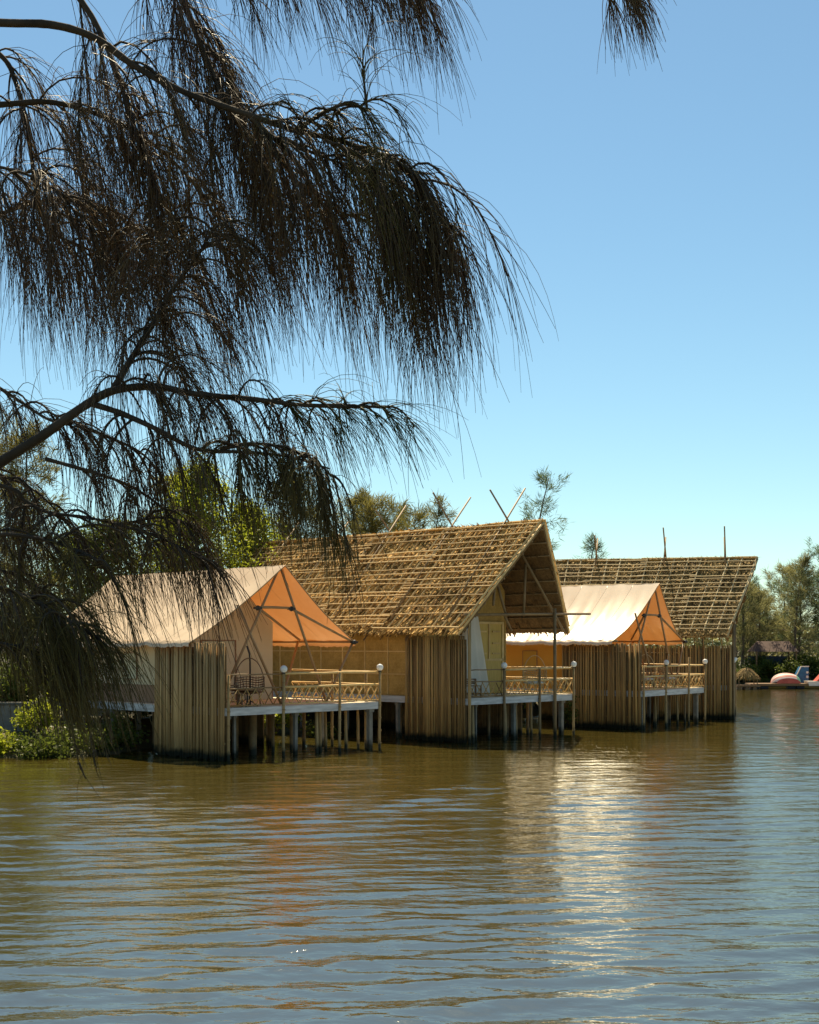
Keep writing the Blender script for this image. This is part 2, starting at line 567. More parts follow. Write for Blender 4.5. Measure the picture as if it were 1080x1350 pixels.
def stilts(parent, spots, zt):
    for (x, y, r, kind) in spots:
        m_ = MB()
        if kind == 'c':
            r *= .62
            m_.box(x - r, x + r, y - r, y + r, -1.3, zt)
            m_.box(x - r * 1.5, x + r * 1.5, y - r * 1.5, y + r * 1.5, zt - 0.1, zt - 0.005)
            m_.build('stilt', M['concrete'], parent)
        elif kind == 'd':
            m_.tube([(x, y, -1.3), (x, y, zt)], r, 10)
            m_.build('stilt', M['pole'], parent, True)
        else:
            m_.tube([(x, y, -1.3), (x + .03, y, 0.3), (x, y, zt)], r, 8, r * 0.9)
            m_.build('stilt', M['bamboo'], parent, True)


def rail_post(parent, x, y, ztop, lamp, mat='bamboo', zb=-1.3, r=0.05):
    m_ = MB()
    m_.tube([(x, y, zb), (x + random.uniform(-.03, .03), y, 0.6), (x, y, ztop)], r, 8, r * 0.9)
    for z in np.arange(0.2, ztop, 0.42):
        m_.tube([(x, y, z - .012), (x, y, z + .012)], r * 1.12, 8)
    p = m_.build('rail_post', M[mat], parent, True)
    if lamp:
        s_ = MB()
        s_.tube([(x, y, ztop), (x, y, ztop + 0.05)], 0.05, 10)
        s_.build('lamp_base', M['metal'], p)
        s_ = MB()
        s_.sphere((x, y, ztop + 0.15), 0.115)
        s_.build('lamp_globe', M['globe'], p, True)
    return p


def railing(parent, x, y0, y1, zd, bright=True, axis='y', thin=False):
    """bamboo rail: top rail, middle rail and a row of crossed sticks, along y at fixed x (or along x at fixed y)"""
    def P(a, off, z):
        return (x + off, a, z) if axis == 'y' else (a, x + off, z)
    mt = M['bamboo_gold'] if bright else M['pole']  # darker bamboo paints roof shade onto a rail stretch, golden the sunlit one
    r = 0.022 if thin else 0.036
    m_ = MB()
    n = 5
    m_.tube([P(y0 + (y1 - y0) * i / n, 0, zd + 1.0 + random.uniform(-.012, .012)) for i in range(n + 1)], r, 7)
    m_.build('top_rail', mt, parent, True)
    m_ = MB()
    m_.tube([P(y0 + (y1 - y0) * i / n, 0, zd + 0.58 + random.uniform(-.012, .012)) for i in range(n + 1)], r * 1.05, 7)
    m_.build('mid_rail', mt, parent, True)
    m_ = MB()
    k = max(2, int(abs(y1 - y0) / 0.34))
    for i in range(k):
        a = y0 + (y1 - y0) * i / k
        b = y0 + (y1 - y0) * (i + 1) / k
        m_.tube([P(a, .02, zd + .07), P(b, .02, zd + .57)], 0.017, 5)
        m_.tube([P(b, -.02, zd + .07), P(a, -.02, zd + .57)], 0.017, 5)
    m_.tube([P(y0, 0, zd + .06), P(y1, 0, zd + .06)], 0.022, 6)
    m_.build('cross_sticks', M['bamboo_gold'] if bright else M['bamboo_brown'], parent, True)  # same painted shade carried on to the sticks


def deck(parent, L, W, zd, front0=0.0):
    m_ = MB()
    nb = int(W / 0.14)
    for i in range(nb):
        y0 = 0.02 + (W - 0.04) * i / nb
        m_.box(-L, -0.03, y0, y0 + (W - .04) / nb - 0.012, zd - 0.05, zd + random.uniform(0, .004))
    m_.build('deck_planks', M['deck'], parent)
    m_ = MB()
    m_.box(-0.03, 0.02, 0, W, zd - 0.235, zd - 0.004)
    m_.box(-L, -0.032, -0.02, 0.018, zd - 0.235, zd - 0.004)
    m_.box(-L, -0.032, W - 0.018, W + 0.02, zd - 0.235, zd - 0.004)
    m_.build('fascia_board', M['fascia'], parent)
    m_ = MB()
    for x in np.arange(-L + .3, -0.2, 1.2):
        m_.box(x, x + .08, 0.03, W - .03, zd - 0.22, zd - 0.055)
    m_.build('joists', M['wood'], parent)


def fly_roof(parent, xa, xe, L, W, ze, zr, mat, sag=.14):
    """ridge tent fly: two sagging slopes, a hanging valance along each eave"""
    yc = W / 2
    for side in (-1, 1):
        nS, nQ = 110, 20
        vs = []
        hw = W / 2 + 0.3
        for i in range(nS + 1):
            s = i / nS
            for j in range(nQ + 1):
                q = j / nQ
                x = (xa * (1 - q) + xe * q) * (1 - s) - L * s
                yy = yc + side * hw * q
                z = zr - (zr - ze) * q - sag * math.sin(PI * q) * (1 - 0.3 * s)
                # sag between the frame hoops and shallow wrinkles running down the slope
                z -= 0.035 * math.sin(PI * ((s * 4) % 1)) * (0.3 + q)
                z += 0.030 * mnoise.noise(Vector((x * 2.6, yy * 0.7, side * 7.0))) * (0.3 + q)
                z += 0.020 * mnoise.noise(Vector((x * 6.0 + q * 4, yy * 1.2, side * 3.0))) * q
                vs.append((x, yy, z))
            # valance
            vs.append((vs[-1][0], vs[-1][1] + side * 0.012, vs[-1][2] - 0.11 - 0.012 * math.sin(i * 1.9)))
        k = nQ + 2
        fs = [(i * k + j, i * k + j + 1, (i + 1) * k + j + 1, (i + 1) * k + j) for i in range(nS) for j in range(k - 1)]
        m_ = MB().add(vs, fs)
        o = m_.build('roof_slope', mat, parent, True)
        for sm_ in range(1, 6):
            i0 = int(nS * sm_ / 6)
            k_ = MB()
            k_.tube([Vector(vs[i0 * k + j]) + Vector((0, 0, .001)) for j in range(nQ + 1)], 0.006, 4)
            k_.build('seam', mat, o, True)
        # hem rope along the rake
        m_ = MB()
        m_.tube([Vector(vs[j]) + Vector((0.01, 0, -0.012)) for j in range(nQ + 1)], 0.02, 6)
        m_.build('rake_hem', M['tentpole'], o, True)
    m_ = MB()
    m_.tube([(xa - 0.05, yc, zr - 0.05), (-L, yc, zr - 0.05)], 0.035, 8)
    m_.build('ridge_pole', M['tentpole'], parent, True)


def poles(parent, segs, mat, r=0.045, name='frame_pole'):
    for a, b in segs:
        m_ = MB()
        m_.tube([a, lerp(a, b, .5) + Vector((0, 0, random.uniform(-.015, .015))), b], r, 8, r * 0.9)
        m_.build(name, mat, parent, True)


def hip(parent, y0, y1, x, zb, W, ze, zr, slope_y, mat, inset=0.14):
    """gable wall of the inner tent at x between y0 and y1, topped by the roof line"""
    yc = W / 2
    hw = W / 2 + 0.3

    def rz(y):
        q = abs(y - yc) / hw
        return zr - (zr - ze) * q - 0.26 * math.sin(PI * q) - inset
    n = 16
    vs, fs = [], []
    for i in range(n + 1):
        yy = y0 + (y1 - y0) * i / n
        for j in range(9):
            wob = 0.02 * mnoise.noise(Vector((yy * 3, j * .4, x)))
            vs.append((x + wob, yy, zb + (rz(yy) - zb) * j / 8))
    for i in range(n):
        for j in range(8):
            a = i * 9 + j
            fs.append((a, a + 1, a + 10, a + 9))
    return MB().add(vs, fs).build('gable_wall', mat, parent, True)


def tent_house(loc, rz, W, L, label, xa, xe, cmat, wmat, skirt, screen, rails, stilt_spots, zr=6.05, ze=3.55):
    zd = 1.57
    h = empty('tent_house', (loc[0], loc[1], 0), rz)
    tag(h, label, 'tent house', 'tent houses standing in the lake')
    deck(h, L, W, zd)
    fly_roof(h, xa, xe, L, W, ze, zr, M[cmat], .14 if skirt else .26)
    y0, y1 = 0.42, W - 1.25
    xb = -4.0
    for yy in (y0, y1):
        m_ = MB()
        n = 30
        vs = []
        for i in range(n + 1):
            x = xb - (L - 0.4 + xb) * i / n
            o = 0.015 * mnoise.noise(Vector((x * 2.4, yy, 0)))
            for z in (zd + (0.6 if skirt else 0), zd + 1.2, ze - 0.03 + 0.62 * (yy - (-0.3)) / (W / 2 + .3) * (0.9 if yy < 1 else 0)):
                vs.append((x, yy + o, z if yy < 1 else min(z, ze + .5)))
        fs = [(i * 3 + j, i * 3 + j + 1, (i + 1) * 3 + j + 1, (i + 1) * 3 + j) for i in range(n) for j in range(2)]
        wl = m_.add(vs, fs).build('side_wall', M[wmat], h, True)
        if yy < 1:
            for xw in (-5.6, -8.3):
                f_ = MB()
                f_.box(xw - .35, xw + .35, y0 - 0.045, y0 - 0.02, zd + .78, zd + 1.62)
                fl = f_.build('window_flap', M[wmat], wl)
                f_ = MB()
                for (a, b, c, d) in ((-.37, .37, .76, .785), (-.37, .37, 1.62, 1.645), (-.37, -.345, .785, 1.62), (.345, .37, .785, 1.62)):
                    f_.box(xw + a, xw + b, y0 - 0.055, y0 - 0.018, zd + c, zd + d)
                f_.build('flap_hem', M['brown'], wl)
        if skirt:
            m_ = MB()
            m_.box(xb - (L - .4 + xb), xb, yy - .03, yy + .03, zd + .005, zd + 0.6)
            m_.build('skirt_band', M['brown'], wl)
    gw = hip(h, y0, y1, xb, zd + .01, W, ze, zr, None, M[wmat])
    m_ = MB()
    dy = (y0 + y1) / 2
    for k in (-1, 1):
        m_.tube([(xb + .03, dy + k * .75, zd + .02), (xb + .03, dy + k * .72, zd + 2.05)], 0.02, 6)
    m_.tube([(xb + .03, dy - .72, zd + 2.05), (xb + .03, dy + .72, zd + 2.05)], 0.02, 6)
    m_.tube([(xb + .03, dy, zd + .02), (xb + .03, dy, zd + 2.05)], 0.015, 6)
    m_.build('door_seam', M['brown'], gw, True)
    hip(h, y0, y1, -L + .4, zd + .01, W, ze, zr, None, M[wmat])
    # timber frame under the fly
    c = W / 2
    xf = xa - 0.25
    segs = [((xf, c - 2.5, zd), (xf, c - .05, zr - .12)), ((xf, c + 2.02, zd), (xf, c + .05, zr - .12)),
            ((xf, c - .95, zr - 1.38), (xf, c + .48, zr - 1.38)),
            ((xf + .06, c, zd), (xf, c - 1.75, zr - 1.32)), ((xf + .06, c, zd), (xf - 2.4, W - .35, ze + .0)),
            ((xf, c + 2.02, zd), (xf - .1, W + .15, ze + .02)), ((xf, c + .5, zr - 1.4), (xf - .1, W + .15, ze + .02)),
            ((xf, c - .9, zr - 1.4), (xf - 2.6, W - .1, ze + .1)),
            ((xf - .1, W + .15, ze + .02), (xf - 4.5, W + .15, ze + .02)),
            ((xf - .1, -.12, ze + .03), (xf - 4.5, -.12, ze + .03))]
    poles(h, segs, M['tentpole'], 0.045)
    for yy, zz in ((c - .92, zr - 1.4), (c + .49, zr - 1.4), (W + .12, ze + .01)):
        m_ = MB()
        m_.sphere((xf, yy, zz), 0.085, 10, 7)
        m_.box(xf - .05, xf + .05, yy - .14, yy + .14, zz - .035, zz + .035)
        m_.build('pole_joint', M['metal'], h)
    bamboo_screen(h, (-screen, -0.09), (-0.02, -0.09), 0.0, 3.53, M['bamboo' if skirt else 'bamboo_brown'])
    for (x, y, z, lamp) in rails['posts']:
        rail_post(h, x, y, zd + z, lamp)
    for (a, b, bright) in rails['front']:
        railing(h, -0.02, a, b, zd, bright, 'y', not bright)
    for (yy, a, b) in rails['side']:
        railing(h, yy, a, b, zd, True, 'x')
    stilts(h, stilt_spots, zd - 0.24)
    return h


# ------------------------------------------------------------------ thatched house
def thatch_slope(parent, E0, A0, EB, AB, mat, lmat, nrow, dens, under=False, dx=0.5, dz=0.4):
    """one roof slope: base slab, loose leaf pieces over it, split-bamboo lattice"""
    E0, A0, EB, AB = map(Vector, (E0, A0, EB, AB))

    def P(s, r):
        return lerp(lerp(E0, EB, s), lerp(A0, AB, s), r)
    n = (A0 - E0).cross(EB - E0)
    n.normalize()
    if n.z < 0:
        n = -n
    Ls = (EB - E0).length
    H = (A0 - E0)
    D = (P(.5, 0) - P(.5, 1)).normalized()
    S = (EB - E0).normalized()
    nS, nR = 40, 14
    vs, fs = [], []
    for lay in (0, 1):
        for i in range(nS + 1):
            for j in range(nR + 1):
                p = P(i / nS, j / nR) + n * (0.02 * mnoise.noise(P(i / nS, j / nR) * 1.1)) - n * 0.1 * lay
                if j == 0:
                    p += D * random.uniform(-.03, .05)
                vs.append(p)
    k = nR + 1
    o = (nS + 1) * k
    for i in range(nS):
        for j in range(nR):
            a = i * k + j
            fs.append((a, a + 1, a + k + 1, a + k))
            fs.append((o + a, o + a + k, o + a + k + 1, o + a + 1))
    for i in range(nS):
        fs.append((i * k, (i + 1) * k, o + (i + 1) * k, o + i * k))
        fs.append((i * k + nR, o + i * k + nR, o + (i + 1) * k + nR, (i + 1) * k + nR))
    for j in range(nR):
        fs.append((j, o + j, o + j + 1, j + 1))
        fs.append((nS * k + j, nS * k + j + 1, o + nS * k + j + 1, o + nS * k + j))
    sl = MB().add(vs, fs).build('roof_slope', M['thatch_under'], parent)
    # leaf pieces
    m_ = MB()
    for j in range(nrow):
        r = (j + 0.5) / nrow
        cnt = int(Ls * dens)
        for i in range(cnt):
            s = (i + random.uniform(-.4, .4)) / cnt
            if s < -0.002 or s > 1.0 or random.random() < 0.05:
                continue
            rr = r + random.uniform(-.5, .5) / nrow
            p = P(max(0, s), max(0.0, min(1, rr)))
            clump = mnoise.noise(Vector((p.x * .9, p.y * .9, p.z * 1.3)))
            ln = random.uniform(0.2, 0.46)
            wd = random.uniform(0.02, 0.055)
            an = random.gauss(0, 0.16)
            d = (D * math.cos(an) + S * math.sin(an))
            sd_ = (S * math.cos(an) - D * math.sin(an))
            lift = random.uniform(.0, .045) + max(0, clump) * 0.06
            if random.random() < 0.04:
                lift += random.uniform(.03, .12)
            b0 = p + n * 0.02 - d * ln * .5
            b1 = p + n * (0.03 + lift) + d * ln * .5
            cs = n * random.uniform(-.02, .02)
            m_.add([b0 - sd_ * wd * .6, b0 + sd_ * wd * .6, b1 + sd_ * wd + cs, b1 - sd_ * wd * random.uniform(.3, 1) - cs], [(0, 1, 2, 3)])
    # ragged ends hanging below the eave
    for i in range(int(Ls * 34)):
        s = random.random()
        p = P(s, 0) + n * random.uniform(-.08, .05)
        dd = (D + Vector((0, 0, -1)) * random.uniform(0, .9) + S * random.gauss(0, .25)).normalized()
        ln = random.uniform(.05, .2) * random.uniform(.4, 1)
        wd = random.uniform(.015, .05)
        m_.add([p - S * wd, p + S * wd, p + S * wd * .5 + dd * ln, p - S * wd * .5 + dd * ln], [(0, 1, 2, 3)])
    m_.build('thatch_leaves', mat, sl)
    # lattice of split bamboo tied on top
    m_ = MB()
    c = int(Ls / dx)
    for i in range(c + 1):
        s = i / c
        r1 = 1.0 if random.random() > .2 else random.uniform(.5, .95)
        off = random.uniform(-.3, .3) * dx / Ls
        pts = [P(min(1, max(0, s + off * (t_ / 4 - .5) * .5)), 0.02 + (r1 - .02) * t_ / 4) + n * (0.15 + random.uniform(-.015, .02)) for t_ in range(5)]
        m_.tube(pts, 0.032, 5, jit=.15)
    c = int(H.length / dz)
    for j in range(c + 1):
        r = 0.03 + 0.96 * j / c
        for seg in range(4):
            a, b_ = seg / 4, (seg + 1) / 4 + .03
            if random.random() < .04:
                continue
            q = random.uniform(-.018, .018)
            pts = [P(a + (b_ - a) * t_ / 4, min(1, max(0, r + q + random.uniform(-.004, .004)))) + n * (0.19 + random.uniform(-.012, .012)) for t_ in range(5)]
            m_.tube(pts, 0.022, 5, jit=.15)
    m_.build('bamboo_lattice', lmat, sl)
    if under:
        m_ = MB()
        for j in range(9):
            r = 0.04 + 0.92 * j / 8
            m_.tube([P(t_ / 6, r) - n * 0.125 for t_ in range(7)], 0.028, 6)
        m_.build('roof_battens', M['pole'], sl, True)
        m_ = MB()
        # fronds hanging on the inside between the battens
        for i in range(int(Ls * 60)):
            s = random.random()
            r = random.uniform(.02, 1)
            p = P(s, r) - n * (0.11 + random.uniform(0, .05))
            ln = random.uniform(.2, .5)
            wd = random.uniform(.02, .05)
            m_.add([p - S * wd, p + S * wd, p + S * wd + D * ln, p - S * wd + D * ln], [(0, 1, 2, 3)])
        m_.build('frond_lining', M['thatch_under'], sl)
    # rake pole along the open edge
    m_ = MB()
    m_.tube([P(0, -0.03) + n * 0.02, P(0, .5) + n * .03, P(0, 1.0) + n * 0.02], 0.045, 8)
    m_.build('rake_pole', lmat, sl, True)
    return P, n


def crossed_poles(parent, P_near, P_far, n_near, n_far, L, xs, AX, ext, lean, mat):
    for (sx, e1, e2, down) in xs:
        s = sx / L
        for Pf, nn, e in ((P_near, n_near, e1), (P_far, n_far, e2)):
            d = (Pf(s, 1) - Pf(s, 0))
            d.x = random.uniform(-.25, .25)
            d.normalize()
            o = Vector((random.uniform(-.12, .12), 0, 0))
            a = Pf(s, 1) - d * (down * 5.0) + nn * 0.2 + o
            b = Pf(s, 1) + nn * 0.12 + d * e + o
            m_ = MB()
            m_.tube([a, lerp(a, b, .5) + nn * .01, b], 0.042, 7, 0.032)
            m_.build('ridge_stake', mat, parent, True)


def gable(parent, y0, y1, x, zb, yc, hw, ze, zr, mat, inset=0.25, name='front_wall'):
    def rz(y):
        return zr - (zr - ze) * abs(y - yc) / hw - inset
    ysamp = sorted(set([y0, y1, yc] + list(np.linspace(y0, y1, 9))))
    ysamp = [q for q in ysamp if y0 <= q <= y1]
    vs, fs = [], []
    for q in ysamp:
        vs += [(x, q, zb), (x, q, rz(q)), (x - .06, q, zb), (x - .06, q, rz(q))]
    for i in range(len(ysamp) - 1):
        a = i * 4
        fs += [(a, a + 1, a + 5, a + 4), (a + 2, a + 6, a + 7, a + 3), (a + 1, a + 3, a + 7, a + 5)]
    return MB().add(vs, fs).build(name, mat, parent)


PH = {}


def thatch_house(loc, rz, W, L, label, corners, dark, nrow, dens, stakes, dx, dz, zd=1.57):
    h = empty('thatched_house', (loc[0], loc[1], 0), rz)
    tag(h, label, 'thatched house', 'thatched houses standing in the lake')
    En, A, Ef = corners
    yc = A[1]
    tm = M['thatch_dark' if dark else 'thatch']
    lm = M['lattice_dark' if dark else 'lattice']
    Pn, nn = thatch_slope(h, En, A, (-L, En[1], En[2]), (-L, A[1], A[2]), tm, lm, nrow, dens, True, dx, dz)
    Pf, nf = thatch_slope(h, Ef, A, (-L, Ef[1], Ef[2]), (-L, A[1], A[2]), tm, lm, max(8, nrow // 2), dens * .5, True, dx, dz)
    # ridge capping of bundled straw
    m_ = MB()
    a, b_ = Vector(A) + Vector((0.03, 0, .06)), Vector((-L, A[1], A[2] + .06))
    m_.tube([lerp(a, b_, i / 14) + Vector((0, 0, random.uniform(-.02, .02))) for i in range(15)], 0.07, 7, jit=.2)
    for i in range(int(L * 36)):
        p = lerp(a, b_, random.random()) + Vector((0, random.uniform(-.06, .06), .03))
        q = p + Vector((random.uniform(-.2, .2), random.uniform(-.26, .26), random.uniform(-.08, .15)))
        wv = Vector((random.uniform(.01, .03), 0, .01))
        m_.add([p - wv, p + wv, q + wv * .4], [(0, 1, 2)])
    m_.build('ridge_cap', tm, h)
    crossed_poles(h, Pn, Pf, nn, nf, L, stakes, A[0], 1.6, 0, M['pole'])
    deck(h, L - .6, W, zd)
    return h, Pn, Pf


# --- house 1: near canvas tent -------------------------------------------------
r1 = {'posts': [(0.05, 0.06, 1.0, False), (0.05, 2.22, 1.0, True), (0.05, 4.6, 1.02, False), (0.05, 6.42, 1.0, True), (-2.3, 6.42, 1.0, False),
                (-0.6, 6.4, .95, False)],
      'front': [(0.1, 2.2, False), (2.22, 6.42, True)], 'side': [(6.4, -4.4, -0.02)]}
s1 = [(-6.2, .12, .09, 'c'), (-6.9, 1.6, .09, 'c'), (-9.2, .12, .09, 'c'), (-3.6, .15, .09, 'c'), (-0.5, .7, .07, 'c'), (-1.6, 1.6, .11, 'd'), (-1.2, 2.0, .13, 'd'), (-3.0, 3.4, .1, 'd'),
      (-0.25, 2.95, .09, 'c'), (-0.2, 3.8, .06, 'b'), (-0.6, 4.3, .055, 'b'), (-0.6, 5.45, .055, 'b'), (-0.12, 6.1, .12, 'c'), (-2.6, 6.2, .1, 'c'), (-5.5, 6.2, .1, 'c'), (-5.5, 3.2, .1, 'd'),
      (-3.8, 4.9, .1, 'd'), (-1.4, 3.0, .05, 'd'), (-1.9, 4.2, .05, 'd'), (-1.1, 5.0, .05, 'b'), (-2.4, 5.2, .06, 'd'), (-0.8, 6.2, .05, 'b'), (-2.0, 2.6, .06, 'd'), (-5.0, .9, .05, 'd'), (-7.8, .9, .05, 'd'), (-8.5, 6.2, .1, 'c'), (-0.1, .12, .09, 'c')]
H1 = tent_house((-5.5, 39.8), R(-44.2), 6.4, 10.8, 'nearest beige canvas tent house on stilts, brown skirt along its cream wall', -1.05, -1.45,
                'canvas', 'cwall', True, 3.5, r1, s1)

# --- house 3: second canvas tent ----------------------------------------------
r3 = {'posts': [(0.05, 0.06, 1.0, False), (0.05, 2.15, 1.0, True), (0.05, 4.35, 1.35, False), (0.05, 6.0, 1.0, True), (-2.3, 6.0, 1.0, False)],
      'front': [(0.1, 2.15, True), (2.15, 6.0, True)], 'side': [(5.95, -4.2, -0.02)]}
s3 = [(-0.12, .2, .09, 'c'), (-.5, 2.2, .05, 'b'), (-.8, 2.7, .05, 'd'), (-.3, 3.9, .05, 'b'), (-1.0, 4.6, .06, 'd'), (-.5, 5.1, .05, 'd'), (-0.6, 1.3, .06, 'b'), (-1.2, 2.0, .1, 'd'), (-0.4, 3.1, .07, 'd'), (-0.3, 5.8, .14, 'c'), (-2.6, 5.8, .1, 'c'), (-4.2, .15, .11, 'c'), (-3.8, 1.2, .1, 'c'),
      (-5.4, .15, .09, 'c'), (-5.2, 3, .1, 'd'), (-7.6, 5.6, .1, 'c'), (-7.4, .2, .1, 'c')]
H3 = tent_house((9.5, 54.3), R(-37), 6.0, 8.2, 'farther canvas tent house with a sunlit shining roof between the two thatched houses', -0.7, -1.2,
                'canvas_sheen', 'cgold', False, 3.7, r3, s3, 6.12, 3.6)

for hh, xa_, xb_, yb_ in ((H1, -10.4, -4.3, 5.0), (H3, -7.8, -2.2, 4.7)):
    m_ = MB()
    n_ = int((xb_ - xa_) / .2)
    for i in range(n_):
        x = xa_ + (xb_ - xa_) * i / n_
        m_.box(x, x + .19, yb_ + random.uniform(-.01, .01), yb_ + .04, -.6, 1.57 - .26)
    m_.build('shade_boarding', M['pole'], hh)  # dark boards added to block the sky and darken the space below

# --- house 2: big thatched house ----------------------------------------------
st2 = [(1.6, 1.9, 1.6, .97), (4.25, 1.7, 1.75, .97), (7.4, 1.6, 1.2, .95), (10.4, 1.0, .9, .95), (13.5, 1.6, 1.2, .95)]
H2, Pn2, Pf2 = thatch_house((2.05, 46.9), R(-44.2), 6.2, 15.6, 'large steep thatched house on stilts with straw-coloured roof, open dark gable and crossed ridge stakes', ((0.02, -.38, 3.93), (.95, 3.1, 7.92), (-.6, 6.6, 4.02)), False, 46, 19, st2, .44, .31)
zd = 1.57
m_ = MB()
m_.box(-14.4, -2.4, .2, .27, zd + .01, 4.3)
wl = m_.build('side_wall', M['mat'], H2)
m_ = MB()
for x in np.arange(-14.2, -2.8, 1.25):
    m_.box(x, x + .05, .175, .198, zd + .02, 4.25)
for z in (2.35, 3.2):
    m_.box(-14.4, -2.4, .165, .174, z, z + .045)
m_.build('wall_batten', M['bamboo_gold'], wl)
m_ = MB()
m_.box(-14.4, -2.4, 4.9, 4.97, zd + .01, 4.9)
m_.build('side_wall', M['mat'], H2)
gable(H2, .28, 4.88, -2.4, zd + .01, 3.1, 3.45, 4.0, 7.9, M['mat'], .3)
gable(H2, .28, 4.88, -14.3, zd + .01, 3.1, 3.45, 4.0, 7.9, M['mat'], .3, 'back_wall')
m_ = MB()
m_.box(-2.39, -2.34, 3.0, 4.72, zd + .03, 4.35)
dr = m_.build('door', M['door'], H2)
m_ = MB()
for (ya, yb, za, zb) in ((3.0, 4.72, 4.27, 4.36), (3.0, 4.72, 2.85, 2.93), (3.0, 3.1, zd + .03, 4.27), (4.62, 4.72, zd + .03, 4.27), (3.82, 3.9, 2.93, 4.27),
                         (3.25, 3.7, 3.1, 3.16), (3.25, 3.7, 3.95, 4.01), (4.05, 4.5, 3.1, 3.16), (4.05, 4.5, 3.95, 4.01), (4.05, 4.5, 3.5, 3.56)):
    m_.box(-2.335, -2.30, ya, yb, za, zb)
m_.build('door_moulding', M['bamboo_gold'], dr)
# white canvas drape hanging with a slanted edge
vs, fs = [], []
for i in range(13):
    q = i / 12
    z = 4.55 - q * (4.55 - zd - .05)
    yb = 3.05 + 0.75 * q
    for j in range(11):
        yy = 2.2 + (yb - 2.2) * j / 10
        vs.append((-2.22 + .05 * math.sin(j * 2.1 + q), yy, z))
fs = [(i * 11 + j, i * 11 + j + 1, (i + 1) * 11 + j + 1, (i + 1) * 11 + j) for i in range(12) for j in range(10)]
MB().add(vs, fs).build('canvas_drape', M['white'], H2, True)
m_ = MB()
m_.box(-0.45, -.02, .02, .06, 3.45, 4.0)
m_.build('white_panel', M['white'], H2)
bamboo_screen(H2, (-2.95, -.1), (-.06, -.1), 0.0, 3.78, M['bamboo_brown'])
m_ = MB()
m_.tube([(0.05, .05, -1.2), (.05, .05, 4.55)], .06, 8)
m_.build('corner_post', M['bamboo'], H2, True)
poles(H2, [((0.02, -.2, 4.52), (0.02, 7.2, 4.68)), ((-.3, 3.3, 6.95), (-.25, 5.9, 3.95)), ((-.3, 1.95, 5.75), (-.1, 2.25, 4.5)),
           ((-.3, 3.6, 6.5), (-.1, 3.25, 4.55)), ((-.1, 2.1, 4.6), (-.4, 2.9, 4.0)), ((.0, 1.4, 4.9), (-.6, 2.2, 6.0)), ((-2.3, .9, 4.95), (-2.3, 3.1, 7.5))], M['pole'], .05, 'truss_pole')
poles(H2, [((0.12, 4.85, -1.2), (.1, 4.85, 4.85))], M['pole'], .065, 'front_post')
for (y, z, lamp, mt) in ((1.93, 1.0, True, 'pole'), (3.99, 1.02, False, 'pole'), (6.09, 1.0, True, 'bamboo')):
    rail_post(H2, .06, y, zd + z, lamp, mt)
railing(H2, -.02, .1, 1.93, zd, False, 'y', True)
railing(H2, -.02, 1.93, 6.1, zd, True)
railing(H2, 6.1, -3.6, -.02, zd, True, 'x')
stilts(H2, [(-.12, .4, .06, 'b'), (-.9, 2.2, .05, 'd'), (-1.2, 3.6, .06, 'd'), (-.7, 4.4, .05, 'b'), (-1.5, 5.2, .06, 'd'), (-.2, 2.3, .045, 'b'), (-3.3, .7, .05, 'd'), (-.5, 1.0, .06, 'c'), (-.3, 2.9, .11, 'c'), (-.5, 3.25, .06, 'b'), (-.25, 5.7, .12, 'c'), (-3.6, .15, .1, 'c'), (-4.2, .9, .06, 'd'), (-6.4, .15, .1, 'c'), (-9, .15, .1, 'c'),
            (-11.6, .15, .1, 'c'), (-3, 3, .1, 'c'), (-3, 5.8, .1, 'c'), (-6, 3, .1, 'd'), (-6, 5.8, .1, 'c'), (-9, 5.8, .1, 'c'), (-2.2, 4.4, .06, 'd')], zd - .24)
# dark boards added under the house to block light from the shore side
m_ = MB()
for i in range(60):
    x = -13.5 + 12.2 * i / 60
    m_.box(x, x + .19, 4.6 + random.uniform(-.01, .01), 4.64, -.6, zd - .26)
m_.build('shade_boarding', M['pole'], H2)

# --- house 4: far thatched house ----------------------------------------------
st4 = [(1.45, 1.5, 2.0, .1), (3.9, 1.6, 2.0, .1), (7.0, 1.6, 1.6, .1)]
H4, Pn4, Pf4 = thatch_house((15.0, 61.9), R(-14.5), 6.2, 9.3, 'farthest thatched house, dark roof under a square bamboo grid, behind the second tent', ((-.13, -.38, 3.95), (1.2, 3.1, 7.62), (-.1, 6.6, 3.95)), True, 40, 18, st4, .56, .31)
bamboo_screen(H4, (-8.4, -.1), (-.05, -.1), 0.0, 3.42, M['bamboo_brown'], .088, .045)
bamboo_screen(H4, (0.0, -.05), (0.0, 1.9), 0.0, 3.4, M['bamboo_brown'], .1, .045)
m_ = MB()
for x in np.arange(-8.4, -.2, .42):
    m_.tube([(x, -.02, 3.2), (x, .0, 4.1)], .03, 6)
m_.tube([(-8.4, -.02, 3.82), (-.1, -.02, 3.82)], .04, 6)
m_.build('eave_struts', M['bamboo'], H4, True)
m_ = MB()
for i in range(40):
    y = 2.0 + 4.1 * i / 40
    m_.tube([(-7.6, y, zd), (-7.6, y, 3.6)], .05, 6)
m_.build('back_screen', M['bamboo_brown'], H4, True)
for (y, lamp) in ((.25, True), (2.1, True), (6.1, True)):
    rail_post(H4, .1, y, zd + 1.0, lamp)
railing(H4, .05, 1.9, 6.1, zd, True)
poles(H4, [((.1, -.2, 4.5), (.1, 6.4, 4.6)), ((.3, 3.1, 7.2), (.1, 3.1, 4.5)), ((.1, .1, -1.2), (.1, .1, 4.5)), ((.1, 6.1, -1.2), (.1, 6.1, 4.5))], M['pole'], .06, 'truss_pole')
